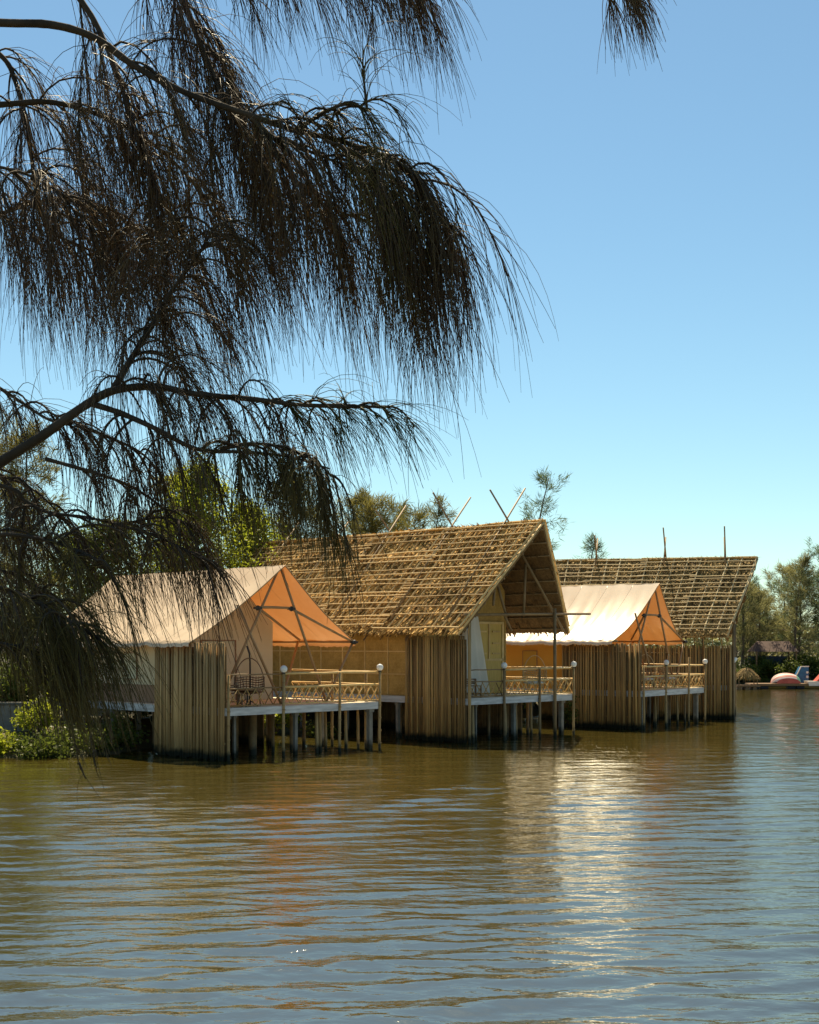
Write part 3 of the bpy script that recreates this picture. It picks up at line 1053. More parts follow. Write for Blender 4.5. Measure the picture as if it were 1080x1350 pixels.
stilts(H4, [(-.3, .3, .1, 'c'), (-.3, 3, .1, 'c'), (-.3, 5.8, .1, 'c'), (-3, .3, .1, 'c'), (-6, .3, .1, 'c'), (-3, 5.8, .1, 'c'), (-6, 5.8, .1, 'c')], zd - .24)


# ------------------------------------------------------------------ deck furniture
def to_world(house, x, y, z):
    a = house.rotation_euler.z
    l = house.location
    return (l.x + math.cos(a) * x - math.sin(a) * y, l.y + math.sin(a) * x + math.cos(a) * y, z)


def hoop_chair(house, x, y, rz, label, mat, stand=True):
    t_ = empty('hoop_chair', to_world(house, x, y, 1.575), house.rotation_euler.z + rz)
    tag(t_, label, 'chair', 'hoop chairs on the decks')
    m_ = MB()
    pts = []
    for i in range(25):
        a = PI * i / 24
        pts.append((0.1, 0.47 * math.cos(a), 0.5 + 0.98 * math.sin(a) ** .9))
    m_.tube(pts, .018, 6)
    m_.build('hoop', M[mat], t_, True)
    m_ = MB()
    for k in range(7):
        zz = .42 + k * .075
        w_ = .44 + .035 * math.sin(k / 6 * PI)
        pts = [(.12 - .42 * math.sin(PI * i / 14), w_ * math.cos(PI * i / 14), zz + .02 * math.sin(i)) for i in range(15)]
        m_.tube(pts, .014, 5)
    for i in range(15):
        a = PI * i / 14
        m_.tube([(.12 - .42 * math.sin(a), .45 * math.cos(a), .4), (.12 - .44 * math.sin(a), .47 * math.cos(a), .9)], .012, 5)
    m_.build('wicker_back', M[mat], t_, True)
    m_ = MB()
    m_.sphere((.02, 0, .42), .42, 16, 8, .16)
    m_.build('seat_cushion', M['cushion'] if mat != 'wicker' else M['wicker'], t_, True)
    for sx, sy in ((.3, .3), (.3, -.3), (-.25, .3), (-.25, -.3)):
        m_ = MB()
        m_.tube([(sx * .7, sy, .4), (sx * 1.1, sy * 1.15, 0)], .018, 6)
        m_.build('leg', M[mat], t_, True)
    if stand:
        m_ = MB()
        m_.tube([(-.05, .02, 0), (-.05, .02, 1.35), (-.02, .0, 1.62), (.02, -.08, 1.86)], .028, 7)
        m_.tube([(-.4, 0, .02), (.35, 0, .02)], .025, 6)
        m_.build('stand_pole', M['metal'], t_, True)
    return t_


def round_table(house, x, y, label):
    t_ = empty('round_table', to_world(house, x, y, 1.575), house.rotation_euler.z)
    tag(t_, label, 'table')
    m_ = MB()
    m_.tube([(0, 0, .50), (0, 0, .535)], .5, 24)
    m_.build('table_top', M['wicker'], t_)
    for a in (0, 1, 2, 3):
        an = PI / 4 + a * PI / 2
        m_ = MB()
        m_.tube([(.08 * math.cos(an), .08 * math.sin(an), .5), (.06 * math.cos(an), .06 * math.sin(an), .2), (.34 * math.cos(an), .34 * math.sin(an), .0)], .02, 6)
        m_.build('leg', M['metal'], t_, True)
    return t_


def bench(house, x, y, rz, label, mat='wicker'):
    t_ = empty('slatted_bench', to_world(house, x, y, 1.575), house.rotation_euler.z + rz)
    tag(t_, label, 'bench')
    for (sx, sy) in ((-.2, -.38), (-.2, .38), (.2, -.38), (.2, .38)):
        m_ = MB()
        m_.box(sx - .025, sx + .025, sy - .025, sy + .025, 0, .66 if sx < 0 else .4)
        m_.build('leg', M[mat], t_)
    m_ = MB()
    for k in range(5):
        m_.box(-.22 + k * .09, -.15 + k * .09, -.42, .42, .40, .43)
    m_.build('seat', M[mat], t_)
    m_ = MB()
    for k in range(3):
        m_.box(-.25, -.226, -.42, .42, .47 + k * .075, .52 + k * .075)
    m_.build('backrest', M[mat], t_)
    m_ = MB()
    m_.box(-.18, .18, -.38, .38, .14, .165)
    m_.build('shelf', M[mat], t_)
    return t_


hoop_chair(H1, -1.0, 1.7, R(-40), 'dark wicker hoop chair with a tall stand pole on the nearest tent deck', 'wicker')
round_table(H1, -.55, 1.25, 'low round wicker table on splayed metal legs in front of the hoop chair')
bench(H1, -.55, .5, R(-20), 'small dark slatted bench at the corner of the nearest deck beside the bamboo screen')
hoop_chair(H2, -1.3, 5.35, R(-40), 'pale wicker hoop chair with cushion on the deck of the large thatched house', 'wicker_light', False)
bench(H2, -.6, .75, R(-20), 'dark slatted bench on the deck in front of the white drape')
hoop_chair(H3, -1.2, 2.6, R(-40), 'pale wicker hoop chair on the deck of the farther tent, left of its pair', 'wicker_light', False)
hoop_chair(H3, -1.0, 4.3, R(20), 'pale wicker hoop chair on the deck of the farther tent, right of its pair', 'wicker_light', False)


# ------------------------------------------------------------------ vegetation behind
def leaf_mesh(name, pts, dirs, ln, wd, mat, parent):
    """one small rhombic leaf (or needle spray) per point"""
    n = len(pts)
    rd = rng.normal(size=(n, 3))
    sd_ = np.cross(dirs, rd)
    sd_ /= np.linalg.norm(sd_, axis=1, keepdims=True) + 1e-9
    ln = ln[:, None]
    wd = wd[:, None]
    v = np.stack([pts, pts + dirs * ln * .45 + sd_ * wd, pts + dirs * ln, pts + dirs * ln * .45 - sd_ * wd], 1).reshape(-1, 3)
    f = np.arange(n * 4).reshape(-1, 4)
    return np_mesh(name, v, f, mat, parent)


def make_tree(name, loc, h, label, cat, mat, kind, rad=2.5, group=None, dens=1.0, lean=(0, 0), trunk_r=.14, start=.3, leafs=.3):
    loc = Vector(loc)
    t_ = empty(name, loc)
    tag(t_, label, cat, group)
    m_ = MB()
    tp = []
    for i in range(9):
        q = i / 8
        tp.append(Vector((lean[0] * q * q + .12 * math.sin(q * 5 + loc.x), lean[1] * q * q + .12 * math.sin(q * 4 + loc.y), h * .97 * q - .3 * (1 - q))))
    m_.tube(tp, trunk_r, 9, trunk_r * .12)
    m_.build('trunk', M['bark_grey'], t_, True)
    m_ = MB()
    P_, D_, L_, W_ = [], [], [], []
    nl = int((h * 3.2) * dens)
    for k in range(nl):
        q = start + (1 - start) * (k + random.random()) / nl
        base = tp[int(q * 8)].lerp(tp[min(8, int(q * 8) + 1)], q * 8 % 1)
        an = k * 2.4 + random.uniform(-.5, .5)
        if kind == 'needle':
            prof = (1 - q) ** .5 * .9 + .12
            up = random.uniform(.15, .8)
        else:
            prof = math.sin(PI * min(1, (q - start) / (1 - start) * .85 + .15)) * .9 + .12
            up = random.uniform(.0, .7)
        ll = rad * prof * random.uniform(.55, 1.15)
        d = Vector((math.cos(an), math.sin(an), up)).normalized()
        pts = [base]
        for i in range(5):
            d = (d + Vector((random.gauss(0, .14), random.gauss(0, .14), random.gauss(.02 if kind != 'needle' else .05, .1)))).normalized()
            pts.append(pts[-1] + d * ll / 5)
        m_.tube(pts, max(.012, trunk_r * .28 * (1.1 - q)), 5, .006)
        cn = int(26 * dens ** .5) if kind == 'needle' else int(16 * dens ** .5)
        for i in range(1, 6):
            for c in range(2):
                if kind == 'needle' and random.random() < .3:
                    continue
                ctr = pts[i] + Vector((random.gauss(0, .22), random.gauss(0, .22), random.gauss(0, .2))) * (ll / 1.5)
                if random.random() < .12:
                    continue
                for u in range(cn):
                    if kind == 'needle':
                        p = ctr + Vector((random.gauss(0, .13), random.gauss(0, .13), random.gauss(0, .13)))
                        dd = (d * .8 + Vector((random.gauss(0, .5), random.gauss(0, .5), random.gauss(.1, .5)))).normalized()
                        P_.append(p)
                        D_.append(dd)
                        L_.append(random.uniform(.25, .6) * leafs / .3)
                        W_.append(random.uniform(.010, .02) * leafs / .3)
                    else:
                        p = ctr + Vector((random.gauss(0, .24), random.gauss(0, .24), random.gauss(0, .2)))
                        dd = Vector((random.gauss(0, 1), random.gauss(0, 1), random.gauss(-.3, .6))).normalized()
                        P_.append(p)
                        D_.append(dd)
                        L_.append(random.uniform(.10, .2) * leafs / .3)
                        W_.append(random.uniform(.03, .06) * leafs / .3)
    m_.build('limbs', M['bark_grey'], t_, True)
    leaf_mesh('crown', np.array(P_), np.array(D_), np.array(L_), np.array(W_), mat, t_)
    return t_


def gz(x, y):
    return float(land_height(np.array([x]), np.array([y]))[0])


GB = 'trees on the bank behind the houses'
bt = [
    ('broadleaf_tree', -9.4, 57.5, 11.4, 'bright yellow-green leafy tree rising behind the nearest tent roof', 'leaf_bright', 'leaf', 3.0, 2.8, (0.3, 0)),
    ('broadleaf_tree', -7.2, 60, 10.0, 'short bright leafy tree between the nearest tent and the large thatched roof', 'leaf_bright', 'leaf', 2.6, 2.8, (0, 0)),
    ('broadleaf_tree', -12.6, 56.5, 8.8, 'dark green bushy tree behind the left part of the nearest tent roof', 'leaf_mid', 'leaf', 2.9, 2.4, (0, 0)),
    ('casuarina_tree', -11.5, 64, 12.0, 'slim feathery tree with a pointed top above the bright leafy trees', 'leaf_feather', 'needle', 2.2, 1.4, (.3, 0)),
    ('casuarina_tree', -16.0, 55, 12.6, 'yellowish feathery tree at the left edge behind the drooping needles', 'leaf_feather', 'needle', 3.2, 1.5, (0, 0)),
    ('casuarina_tree', -19.0, 60, 13.6, 'tall feathery tree partly cut by the left edge of the picture', 'leaf_feather', 'needle', 3.4, 1.4, (0, 0)),
    ('broadleaf_tree', -15.2, 60, 8.6, 'lower bushy tree filling the gap beside the yellowish feathery one', 'leaf_mid', 'leaf', 3.0, 2.2, (0, 0)),
    ('casuarina_tree', -5.6, 67, 11.9, 'dense olive feathery tree behind the left end of the thatched ridge', 'leaf_feather', 'needle', 3.4, 1.7, (0, 0)),
    ('casuarina_tree', -3.0, 69, 11.2, 'olive feathery tree over the thatched ridge beside the leftmost stakes', 'leaf_feather', 'needle', 3.0, 1.5, (.2, 0)),
    ('casuarina_tree', -0.9, 71, 10.9, 'thin brownish feathery tree over the middle of the thatched ridge', 'leaf_feather', 'needle', 2.4, 1.1, (.4, 0)),
    ('casuarina_tree', 1.1, 73, 11.6, 'narrow brownish treetop just left of the crossed ridge stakes', 'leaf_feather', 'needle', 1.9, 1.0, (.6, 0)),
    ('casuarina_tree', -2.0, 64, 10.6, 'olive feathery tree filling the gap over the thatched ridge left of the brownish ones', 'leaf_feather', 'needle', 3.0, 1.5, (.2, 0)),
    ('casuarina_tree', 0.2, 66, 10.3, 'low brownish feathery tree showing as a fringe over the thatched ridge', 'leaf_feather', 'needle', 2.6, 1.3, (.2, 0)),
    ('casuarina_tree', 6.0, 72, 12.9, 'wispy blue-green treetop leaning right behind the peak of the large thatched roof', 'leaf_teal', 'needle', 3.2, 0.62, (1.7, 0)),
    ('casuarina_tree', 10.0, 80, 10.0, 'small green treetop peeking over the left end of the farthest thatched roof', 'leaf_teal', 'needle', 1.7, .8, (1.1, 0)),
]
for (nm, x, y, h, lb, mt, kd, rd_, dn, ln) in bt:
    make_tree(nm, (x, y, gz(x, y)), h - gz(x, y), lb, 'tree', M[mt], kd, rd_, GB, dn, ln, .16, .22)

# far shore trees
FB = 'trees on the far shore'
far = [(29.2, 116, 8.6, 2.6, 'slender far-shore tree just right of the last thatched roof', 'leaf_far'),
       (31.2, 119, 7.6, 2.4, 'low yellow-green far-shore tree behind the straw raft hut', 'leaf_far'),
       (34.0, 117, 10.2, 3.0, 'tall broad far-shore tree above the striped dome', 'leaf_far'),
       (37.2, 118, 12.4, 3.2, 'tallest far-shore tree reaching the right edge of the picture', 'leaf_teal'),
       (39.5, 122, 11.6, 3.0, 'far-shore tree just outside the right edge', 'leaf_far'),
       (28.0, 126, 7.2, 2.2, 'pale thin far-shore tree half hidden by the last thatched roof', 'leaf_far'),
       (32.8, 130, 9.0, 2.6, 'hazy far-shore tree in the gap between the slender and the tall trees', 'leaf_teal'),
       (30.2, 123, 8.0, 2.8, 'bushy far-shore tree filling the gap right of the last thatched roof', 'leaf_teal'),
       (35.6, 121, 9.6, 3.0, 'dense green far-shore tree between the two tallest ones', 'leaf_teal'),
       (33.0, 125, 7.6, 3.0, 'lower dense far-shore tree over the shelter', 'leaf_far'),
       (36.0, 128, 10.0, 3.0, 'dark far-shore tree behind the blue slide', 'leaf_far')]
for (x, y, h, rd_, lb, mt) in far:
    make_tree('shore_tree', (x, y, gz(x, y)), h, lb, 'tree', M[mt], 'needle', rd_ * 1.35, FB, 1.1, (random.uniform(-.6, .6), 0), .17, .2, .40)


def bush(loc, r, h, label, mat, n=1600, lsz=1.0, cat='bush', name='bush'):
    t_ = empty(name, loc)
    tag(t_, label, cat, 'bushes on the bank')
    m_ = MB()
    P_, D_, L_, W_ = [], [], [], []
    for k in range(14):
        an = k * 2.4
        q = random.uniform(.25, 1)
        tip = Vector((math.cos(an) * r * q, math.sin(an) * r * q, h * random.uniform(.45, 1.0) * (1.15 - .5 * q)))
        m_.tube([(0, 0, -.2), tip * .5 + Vector((0, 0, .1)), tip], .02, 5, .006)
        for u in range(n // 14):
            p = tip * random.uniform(.55, 1.08) + Vector((random.gauss(0, .17), random.gauss(0, .17), random.gauss(0, .13))) * r
            P_.append(p)
            D_.append(Vector((random.gauss(0, 1), random.gauss(0, 1), random.gauss(.2, .6))).normalized())
            L_.append(random.uniform(.09, .18) * lsz)
            W_.append(random.uniform(.025, .05) * lsz)
    m_.build('stems', M['bark_grey'], t_, True)
    leaf_mesh('leaves', np.array(P_), np.array(D_), np.array(L_), np.array(W_), M[mat], t_)
    return t_


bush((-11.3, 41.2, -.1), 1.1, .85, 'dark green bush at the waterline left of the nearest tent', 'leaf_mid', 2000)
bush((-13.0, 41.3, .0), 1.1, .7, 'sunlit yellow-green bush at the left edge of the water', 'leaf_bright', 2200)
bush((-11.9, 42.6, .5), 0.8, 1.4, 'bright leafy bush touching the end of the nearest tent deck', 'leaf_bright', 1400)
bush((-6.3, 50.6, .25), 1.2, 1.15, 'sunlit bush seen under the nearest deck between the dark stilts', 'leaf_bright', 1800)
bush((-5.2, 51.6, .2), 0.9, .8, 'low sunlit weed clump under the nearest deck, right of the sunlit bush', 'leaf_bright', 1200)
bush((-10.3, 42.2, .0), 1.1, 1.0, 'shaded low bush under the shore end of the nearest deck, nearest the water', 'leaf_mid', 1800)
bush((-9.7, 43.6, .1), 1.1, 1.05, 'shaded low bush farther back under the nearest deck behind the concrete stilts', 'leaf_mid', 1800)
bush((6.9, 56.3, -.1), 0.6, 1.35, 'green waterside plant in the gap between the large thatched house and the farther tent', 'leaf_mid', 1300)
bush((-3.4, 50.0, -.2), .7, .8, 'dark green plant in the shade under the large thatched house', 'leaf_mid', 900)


def copy_thing(o, loc, rz, scl, label, group):
    c = o.copy()
    col.objects.link(c)
    c.location, c.rotation_euler, c.scale = loc, (0, 0, rz), scl
    c['label'] = label
    c['group'] = group
    for ch in list(o.children):
        d = ch.copy()
        col.objects.link(d)
        d.parent = c
    return c


tk = bush((-13.6, 45.0, gz(-13.6, 45)), 1.3, 2.4, 'tall dark thicket bush on the bank at the shore end of the nearest deck', 'leaf_mid', 4200, 1.25, 'bush', 'thicket_bush')
tk['group'] = 'thicket along the bank behind the houses'
spots = [(-15.5, 47.5), (-12.3, 48.3), (-10.4, 49.6), (-4.6, 56.0), (-3.0, 56.8), (-1.3, 58.2), (.4, 59.6), (2.0, 61.2), (3.6, 62.7),
         (5.2, 64.6), (6.6, 66.4), (8.2, 68.8), (9.7, 70.9), (11.3, 73.6), (13.0, 76.4), (14.6, 79.4), (16.2, 82.5), (-18.2, 45.0), (-17.5, 49.5)]
for i, (x, y) in enumerate(spots):
    copy_thing(tk, (x, y, gz(x, y) - .1), i * 1.7, (1.25, 1.25, random.uniform(.85, 1.2)), 'dark leafy thicket bush in the dense row shading the bank behind the stilts', tk['group'])
for i in range(17):
    x = 26.5 + i * 1.15
    y = 114.2 + .9 * math.sin(i * 2.2)
    copy_thing(tk, (x, y, gz(x, y) - .15), i * 2.1, (1.15, 1.15, random.uniform(.5, .95)), 'low bush in the undergrowth below the far-shore trees', 'undergrowth along the far shore')

m_ = MB()
for k in range(7):
    m_.box(-16.5 + k * .62, -15.92 + k * .62, 43.2, 43.5, 0.2, 1.5 + random.uniform(-.02, .02))
m_.box(-16.6, -12.1, 43.15, 43.55, 1.53, 1.6)
tag(m_.build('stone_wall', M['stone'], None), 'low grey stone wall on the bank at the left edge', 'wall')

P_, D_, L_, W_ = [], [], [], []
for k in range(26000):
    x = random.uniform(-60, 170)
    y = 150 + random.uniform(0, 14)
    top = 6.0 + 2.2 * mnoise.noise(Vector((x * .12, 3.0, 0))) + 1.2 * mnoise.noise(Vector((x * .5, 1.0, 0)))
    P_.append((x, y, top * random.random() ** .7 + .3))
    D_.append(Vector((random.gauss(0, 1), random.gauss(0, .6), random.gauss(.3, .7))).normalized())
    L_.append(random.uniform(.5, 1.3))
    W_.append(random.uniform(.12, .3))
fw = leaf_mesh('far_wood', np.array(P_), np.array(D_), np.array(L_), np.array(W_), M['leaf_far'], None)
tag(fw, 'pale mass of trees far beyond the opposite shore', 'wood', None, 'stuff')

# ------------------------------------------------------------------ far jetty and what stands on it
Yj = 104.0
jt = empty('jetty', (26.5, Yj, 0))
tag(jt, 'low brown plank jetty on floats along the far shore', 'jetty')
m_ = MB()
for k in range(80):
    m_.box(k * .25, k * .25 + .235, -.9, .9, .34, .42)
m_.build('planks', M['wood'], jt)
m_ = MB()
m_.box(0, 20, -.95, -.91, .25, .41)
m_.build('edge_beam', M['wood'], jt)
for fx in (.4, 1.1, 3.2, 3.9, 6.9, 7.6, 11, 15):
    m_ = MB()
    m_.tube([(fx - .3, -.6, .08), (fx + .3, -.6, .08)], .26, 10)
    m_.build('float_drum', M['black'], jt)


def loc_px(px, Y):
    return (px - 540) / FPX * Y


rt = empty('raft_hut', (loc_px(986, 102.4), 102.4, .0))
tag(rt, 'small raft hut with a shaggy brown straw roof beside the last thatched house', 'raft hut')
m_ = MB()
m_.box(-1.0, .8, -.7, .7, .22, .34)
for fx in (-.8, -.2, .4):
    m_.tube([(fx, -.6, .05), (fx, .6, .05)], .17, 8)
m_.build('raft', M['wood'], rt)
m_ = MB()
for sx in (-.8, .6):
    for sy in (-.5, .5):
        m_.tube([(sx, sy, .3), (sx, sy, 1.1)], .04, 6)
m_.build('posts', M['wood'], rt)
m_ = MB()
for k in range(900):
    a = random.uniform(0, 2 * PI)
    q = random.random() ** .5
    p = Vector((-.1 + .95 * q * math.cos(a), .75 * q * math.sin(a), 1.65 - .75 * q ** 2 + random.uniform(-.05, .05)))
    d = Vector((math.cos(a) * .22, math.sin(a) * .2, -random.uniform(.1, .38)))
    s_ = Vector((-math.sin(a), math.cos(a), 0)) * .035
    m_.add([p - s_, p + s_, p + d], [(0, 1, 2)])
m_.build('straw_roof', M['thatch_dark'], rt)

dm = empty('dome_tent', (loc_px(1036, 104), 104, .42))
tag(dm, 'low dome with pink, pale and green stripes standing on the jetty', 'dome')
seg = 20
for mt, a0, a1, j0, j1 in (('paleWhite', -.97, -.78, 4, 14), ('pink', -.78, -.56, 4, 14), ('paleWhite', -.56, -.36, 4, 14), ('pink', -.36, -.1, 4, 14),
                           ('paleWhite', -.1, .25, 4, 14), ('pink', .25, .98, 4, 14), ('greenf', -.97, .98, 0, 4)):
    vs, fs = [], []
    for i in range(9):
        ph = math.asin(a0 + (a1 - a0) * i / 8)
        for j in range(j0, j1 + 1):
            th = PI * j / 14
            vs.append((1.32 * math.cos(th), 1.15 * math.sin(ph) * max(.0, math.sin(th)) ** .7, 1.02 * math.cos(ph) * max(0, math.sin(th)) ** .8))
    k = j1 - j0 + 1
    fs = [(i * k + j, i * k + j + 1, (i + 1) * k + j + 1, (i + 1) * k + j) for i in range(8) for j in range(k - 1)]
    MB().add(vs, fs).build('stripe_panel', M[mt], dm, True)
m_ = MB()
vs = [(1.1 * math.cos(PI * j / 14) - .05, -1.13, .02 + .52 * math.sin(PI * j / 14)) for j in range(15)] + [(-.05, -1.13, .02)]
m_.add(vs, [(j, j + 1, 15) for j in range(14)])
m_.build('dark_red_flap', M['redf'], dm)

dm.scale = (.86, .86, .8)
bs = empty('blue_slide', (loc_px(1056, 105.6), 105.6, .42))
tag(bs, 'dark blue sloping slide with a pale top edge behind the striped dome', 'slide')
m_ = MB()
pr = [(-.85, 0), (.6, 0), (.6, 1.45), (-.1, 1.45)]
m_.add([(x, -.45, z) for x, z in pr] + [(x, .45, z) for x, z in pr], [(3, 2, 1, 0), (4, 5, 6, 7), (0, 1, 5, 4), (1, 2, 6, 5), (2, 3, 7, 6), (3, 0, 4, 7)])
m_.build('body', M['blue'], bs)
m_ = MB()
m_.tube([(-.87, -.46, .05), (-.12, -.46, 1.47), (.62, -.46, 1.47)], .05, 6)
m_.build('rim', M['paleWhite'], bs, True)
for z in (.55, .95):
    m_ = MB()
    m_.tube([(.45, -.47, z), (.45, -.5, z)], .12, 10)
    m_.build('porthole', M['paleWhite'], bs)

bs.scale = (.85, .85, .88)
rb = empty('pedal_boat', (loc_px(1088, 103.5), 103.5, 0))
tag(rb, 'red and white pedal boat moored at the jetty, cut by the right edge', 'boat')
m_ = MB()
pr = [(-1.4, .25), (1.4, .25), (1.5, .55), (-1.5, .62)]
m_.add([(x, -.6, z) for x, z in pr] + [(x, .6, z) for x, z in pr], [(3, 2, 1, 0), (4, 5, 6, 7), (0, 1, 5, 4), (1, 2, 6, 5), (2, 3, 7, 6), (3, 0, 4, 7)])
m_.build('hull', M['paleWhite'], rb)
m_ = MB()
m_.add([(-.8, -.5, .62), (.9, -.5, .6), (.7, -.45, 1.4), (-.1, -.45, 1.4), (-.8, .5, .62), (.9, .5, .6), (.7, .45, 1.4), (-.1, .45, 1.4)],
       [(3, 2, 1, 0), (4, 5, 6, 7), (1, 2, 6, 5), (2, 3, 7, 6), (3, 0, 4, 7)])
m_.build('canopy', M['redf'], rb)

sh = empty('shore_shelter', (31.4, 114.4, gz(31.4, 114.4) - .1))
tag(sh, 'open shelter with a reddish roof and dark blue tarpaulin wall under the far trees', 'shelter')
m_ = MB()
m_.add([(-1.9, -1, 2.3), (1.9, -1, 2.3), (1.4, .3, 3.2), (-1.4, .3, 3.2), (-1.9, 1.6, 2.3), (1.9, 1.6, 2.3)], [(0, 1, 2, 3), (3, 2, 5, 4), (0, 3, 4), (1, 5, 2)])
m_.build('roof', M['dullred'], sh)
m_ = MB()
m_.box(-1.9, 1.5, 1.3, 1.36, .1, 1.9)
m_.build('tarpaulin_wall', M['navy'], sh)
for sx in (-1.7, 1.7):
    for sy in (-.8, 1.42):
        m_ = MB()
        m_.tube([(sx, sy, -.2), (sx, sy, 2.35)], .06, 6)
        m_.build('post', M['wood'], sh)


# ------------------------------------------------------------------ near casuarina whose branches hang into the picture
tree = empty('casuarina_tree', (-3.6, 2.3, 1.75))
tag(tree, 'near dark casuarina with long drooping needle branches filling the upper left', 'tree')
TL = Vector(tree.location)
m_ = MB()
tpts = [Vector((0, 0, -.3)), Vector((.05, .05, 1.0)), Vector((-.05, .15, 2.2)), Vector((.1, .2, 3.4)), Vector((.25, .3, 4.8)), Vector((.3, .4, 6.5))]
m_.tube(spline(tpts, 5), .2, 12, .07, .06)
m_.build('trunk', M['bark'], tree, True)


def needles(starts, dirs, L, r, gvec, k, segs, mat, parent):
    n = len(starts)
    p = starts.copy()
    d = dirs / (np.linalg.norm(dirs, axis=1, keepdims=True) + 1e-9)
    ref = rng.normal(size=(n, 3))
    rings = []
    gv = np.array(gvec)[None] + rng.normal(size=(n, 3)) * .10
    ks = (k * rng.uniform(.6, 1.4, n))[:, None]
    for s in range(segs + 1):
        a = np.cross(d, ref)
        a /= np.linalg.norm(a, axis=1, keepdims=True) + 1e-9
        b_ = np.cross(d, a)
        rr = (r * (1 - .6 * s / segs))[:, None]
        for q in range(3):
            an = 2 * PI * q / 3
            rings.append(p + (a * math.cos(an) + b_ * math.sin(an)) * rr)
        p = p + d * (L / segs)[:, None]
        d = d + gv * ks
        d /= np.linalg.norm(d, axis=1, keepdims=True)
    v = np.stack(rings, 1).reshape(-1, 3)
    per = (segs + 1) * 3
    base = (np.arange(n) * per)[:, None, None]
    loc = []
    for s in range(segs):
        for q in range(3):
            q2 = (q + 1) % 3
            loc.append((s * 3 + q, s * 3 + q2, s * 3 + 3 + q2, s * 3 + 3 + q))
    f = (base + np.array(loc)[None]).reshape(-1, 4)
    return np_mesh('needle_foliage', v, f, mat, parent)


DENS = 0.52


def limb(pts, r0, r1, ntw, tl, nl, per, mat='needle', g=(.13, 0, -1), up=.1, rng_t=(0.05, 1.0), spread=.9, tk=.36, nk=.46):
    """a branch with drooping twigs and their needles; pts are (px, py, distance)"""
    P = spline([at(*p) - TL for p in pts], 8)
    m_ = MB()
    m_.tube(P, r0, 8, r1, .07)
    S, D, LL = [], [], []
    G = Vector(g)
    N = len(P) - 1
    for i in range(ntw):
        q = rng_t[0] + (rng_t[1] - rng_t[0]) * ((i + random.random()) / ntw)
        k = min(N - 1, int(q * N))
        p = P[k].lerp(P[k + 1], q * N - k)
        tg = (P[k + 1] - P[k]).normalized()
        d = (tg * random.uniform(.1, 1.0) + Vector((random.gauss(0, spread * .6), random.gauss(0, spread * .75), random.gauss(up, spread * .45)))).normalized()
        L = tl * random.uniform(.45, 1.2)
        tp = [p]
        tds = []
        for s in range(8):
            tp.append(tp[-1] + d * L / 8)
            tds.append(d.copy())
            d = (d + G * tk * random.uniform(.6, 1.2)).normalized()
        m_.tube(tp, .0035, 4, .0012)
        cn = int(per * DENS * random.uniform(.4, 1.5))
        for c in range(cn):
            u = random.random() ** .8 * 7.99
            a = int(u)
            S.append(tp[a].lerp(tp[a + 1], u - a))
            D.append(tds[a] * random.uniform(.5, 1.1) + Vector((random.gauss(0, .26), random.gauss(0, .26), random.gauss(0, .22))))
            LL.append(nl * random.uniform(.5, 1.15))
    br = m_.build('branch', M['bark'], tree, True)
    n = len(S)
    needles(np.array(S), np.array(D), np.array(LL), rng.uniform(.0008, .00125, n), g, nk, 6, M[mat], br)
    return br


# upper limbs
limb([(-900, 120, 2.9), (-420, 40, 3.1), (-150, 22, 3.3), (0, 30, 3.3), (70, 33, 3.3), (125, 50, 3.3), (175, 85, 3.3), (240, 120, 3.25), (330, 152, 3.2), (390, 172, 3.2), (450, 186, 3.2), (500, 205, 3.2), (535, 225, 3.2), (556, 250, 3.2)],
     .013, .004, 42, .34, .34, 40, rng_t=(.40, 1.0), nk=.5, tk=.46, spread=.55)
# end tufts of the right hand mass
limb([(470, 195, 3.2), (505, 205, 3.15), (540, 225, 3.1), (568, 260, 3.1), (588, 310, 3.1)], .006, .002, 22, .23, .30, 50, up=-.1, g=(.04, 0, -1), rng_t=(0.05, .95), nk=.44, tk=.46, spread=.42)
limb([(430, 185, 3.1), (470, 205, 3.1), (500, 240, 3.1), (515, 290, 3.1)], .004, .002, 12, .2, .28, 46, 'needle_olive', up=-.1, nk=.44, spread=.45)  # olive needles paint in the sunlit look of this clump
limb([(390, 172, 3.2), (425, 150, 3.15), (455, 138, 3.1), (490, 145, 3.1)], .006, .002, 13, .16, .20, 50, 'needle_olive', up=.4, nk=.3)  # sunlit tone of this tuft comes from the olive needle colour
limb([(330, 152, 3.2), (355, 178, 3.2), (385, 190, 3.2), (440, 212, 3.2), (500, 230, 3.2)], .007, .002, 24, .4, .33, 50, up=-.1, spread=.6)
limb([(330, 152, 3.3), (365, 200, 3.3), (400, 250, 3.3), (450, 280, 3.3), (520, 300, 3.3)], .007, .002, 14, .36, .32, 44, up=-.2, spread=.5)
# top limb, above the frame
limb([(-600, -320, 3.2), (-100, -120, 3.4), (100, -75, 3.4), (250, -60, 3.4), (400, -52, 3.4), (490, -55, 3.4), (545, -40, 3.4)], .02, .004, 42, .17, .24, 54, g=(.2, 0, -1), rng_t=(.4, 1.0))
limb([(200, -60, 3.5), (240, 0, 3.5), (265, 60, 3.45), (292, 118, 3.4), (325, 170, 3.4), (350, 225, 3.4)], .010, .003, 36, .28, .31, 60, up=-.1, spread=.6)
limb([(60, -60, 3.6), (120, 20, 3.6), (152, 90, 3.55), (172, 150, 3.5), (192, 210, 3.5), (218, 270, 3.5), (250, 330, 3.5)], .009, .003, 30, .28, .30, 54, up=-.1, spread=.6)
limb([(-700, 260, 3.2), (-300, 170, 3.4), (-80, 142, 3.6), (0, 138, 3.6), (70, 135, 3.6), (140, 155, 3.6), (195, 185, 3.6), (250, 235, 3.6), (290, 290, 3.55)], .012, .003, 34, .30, .31, 50, rng_t=(.38, 1), spread=.75)
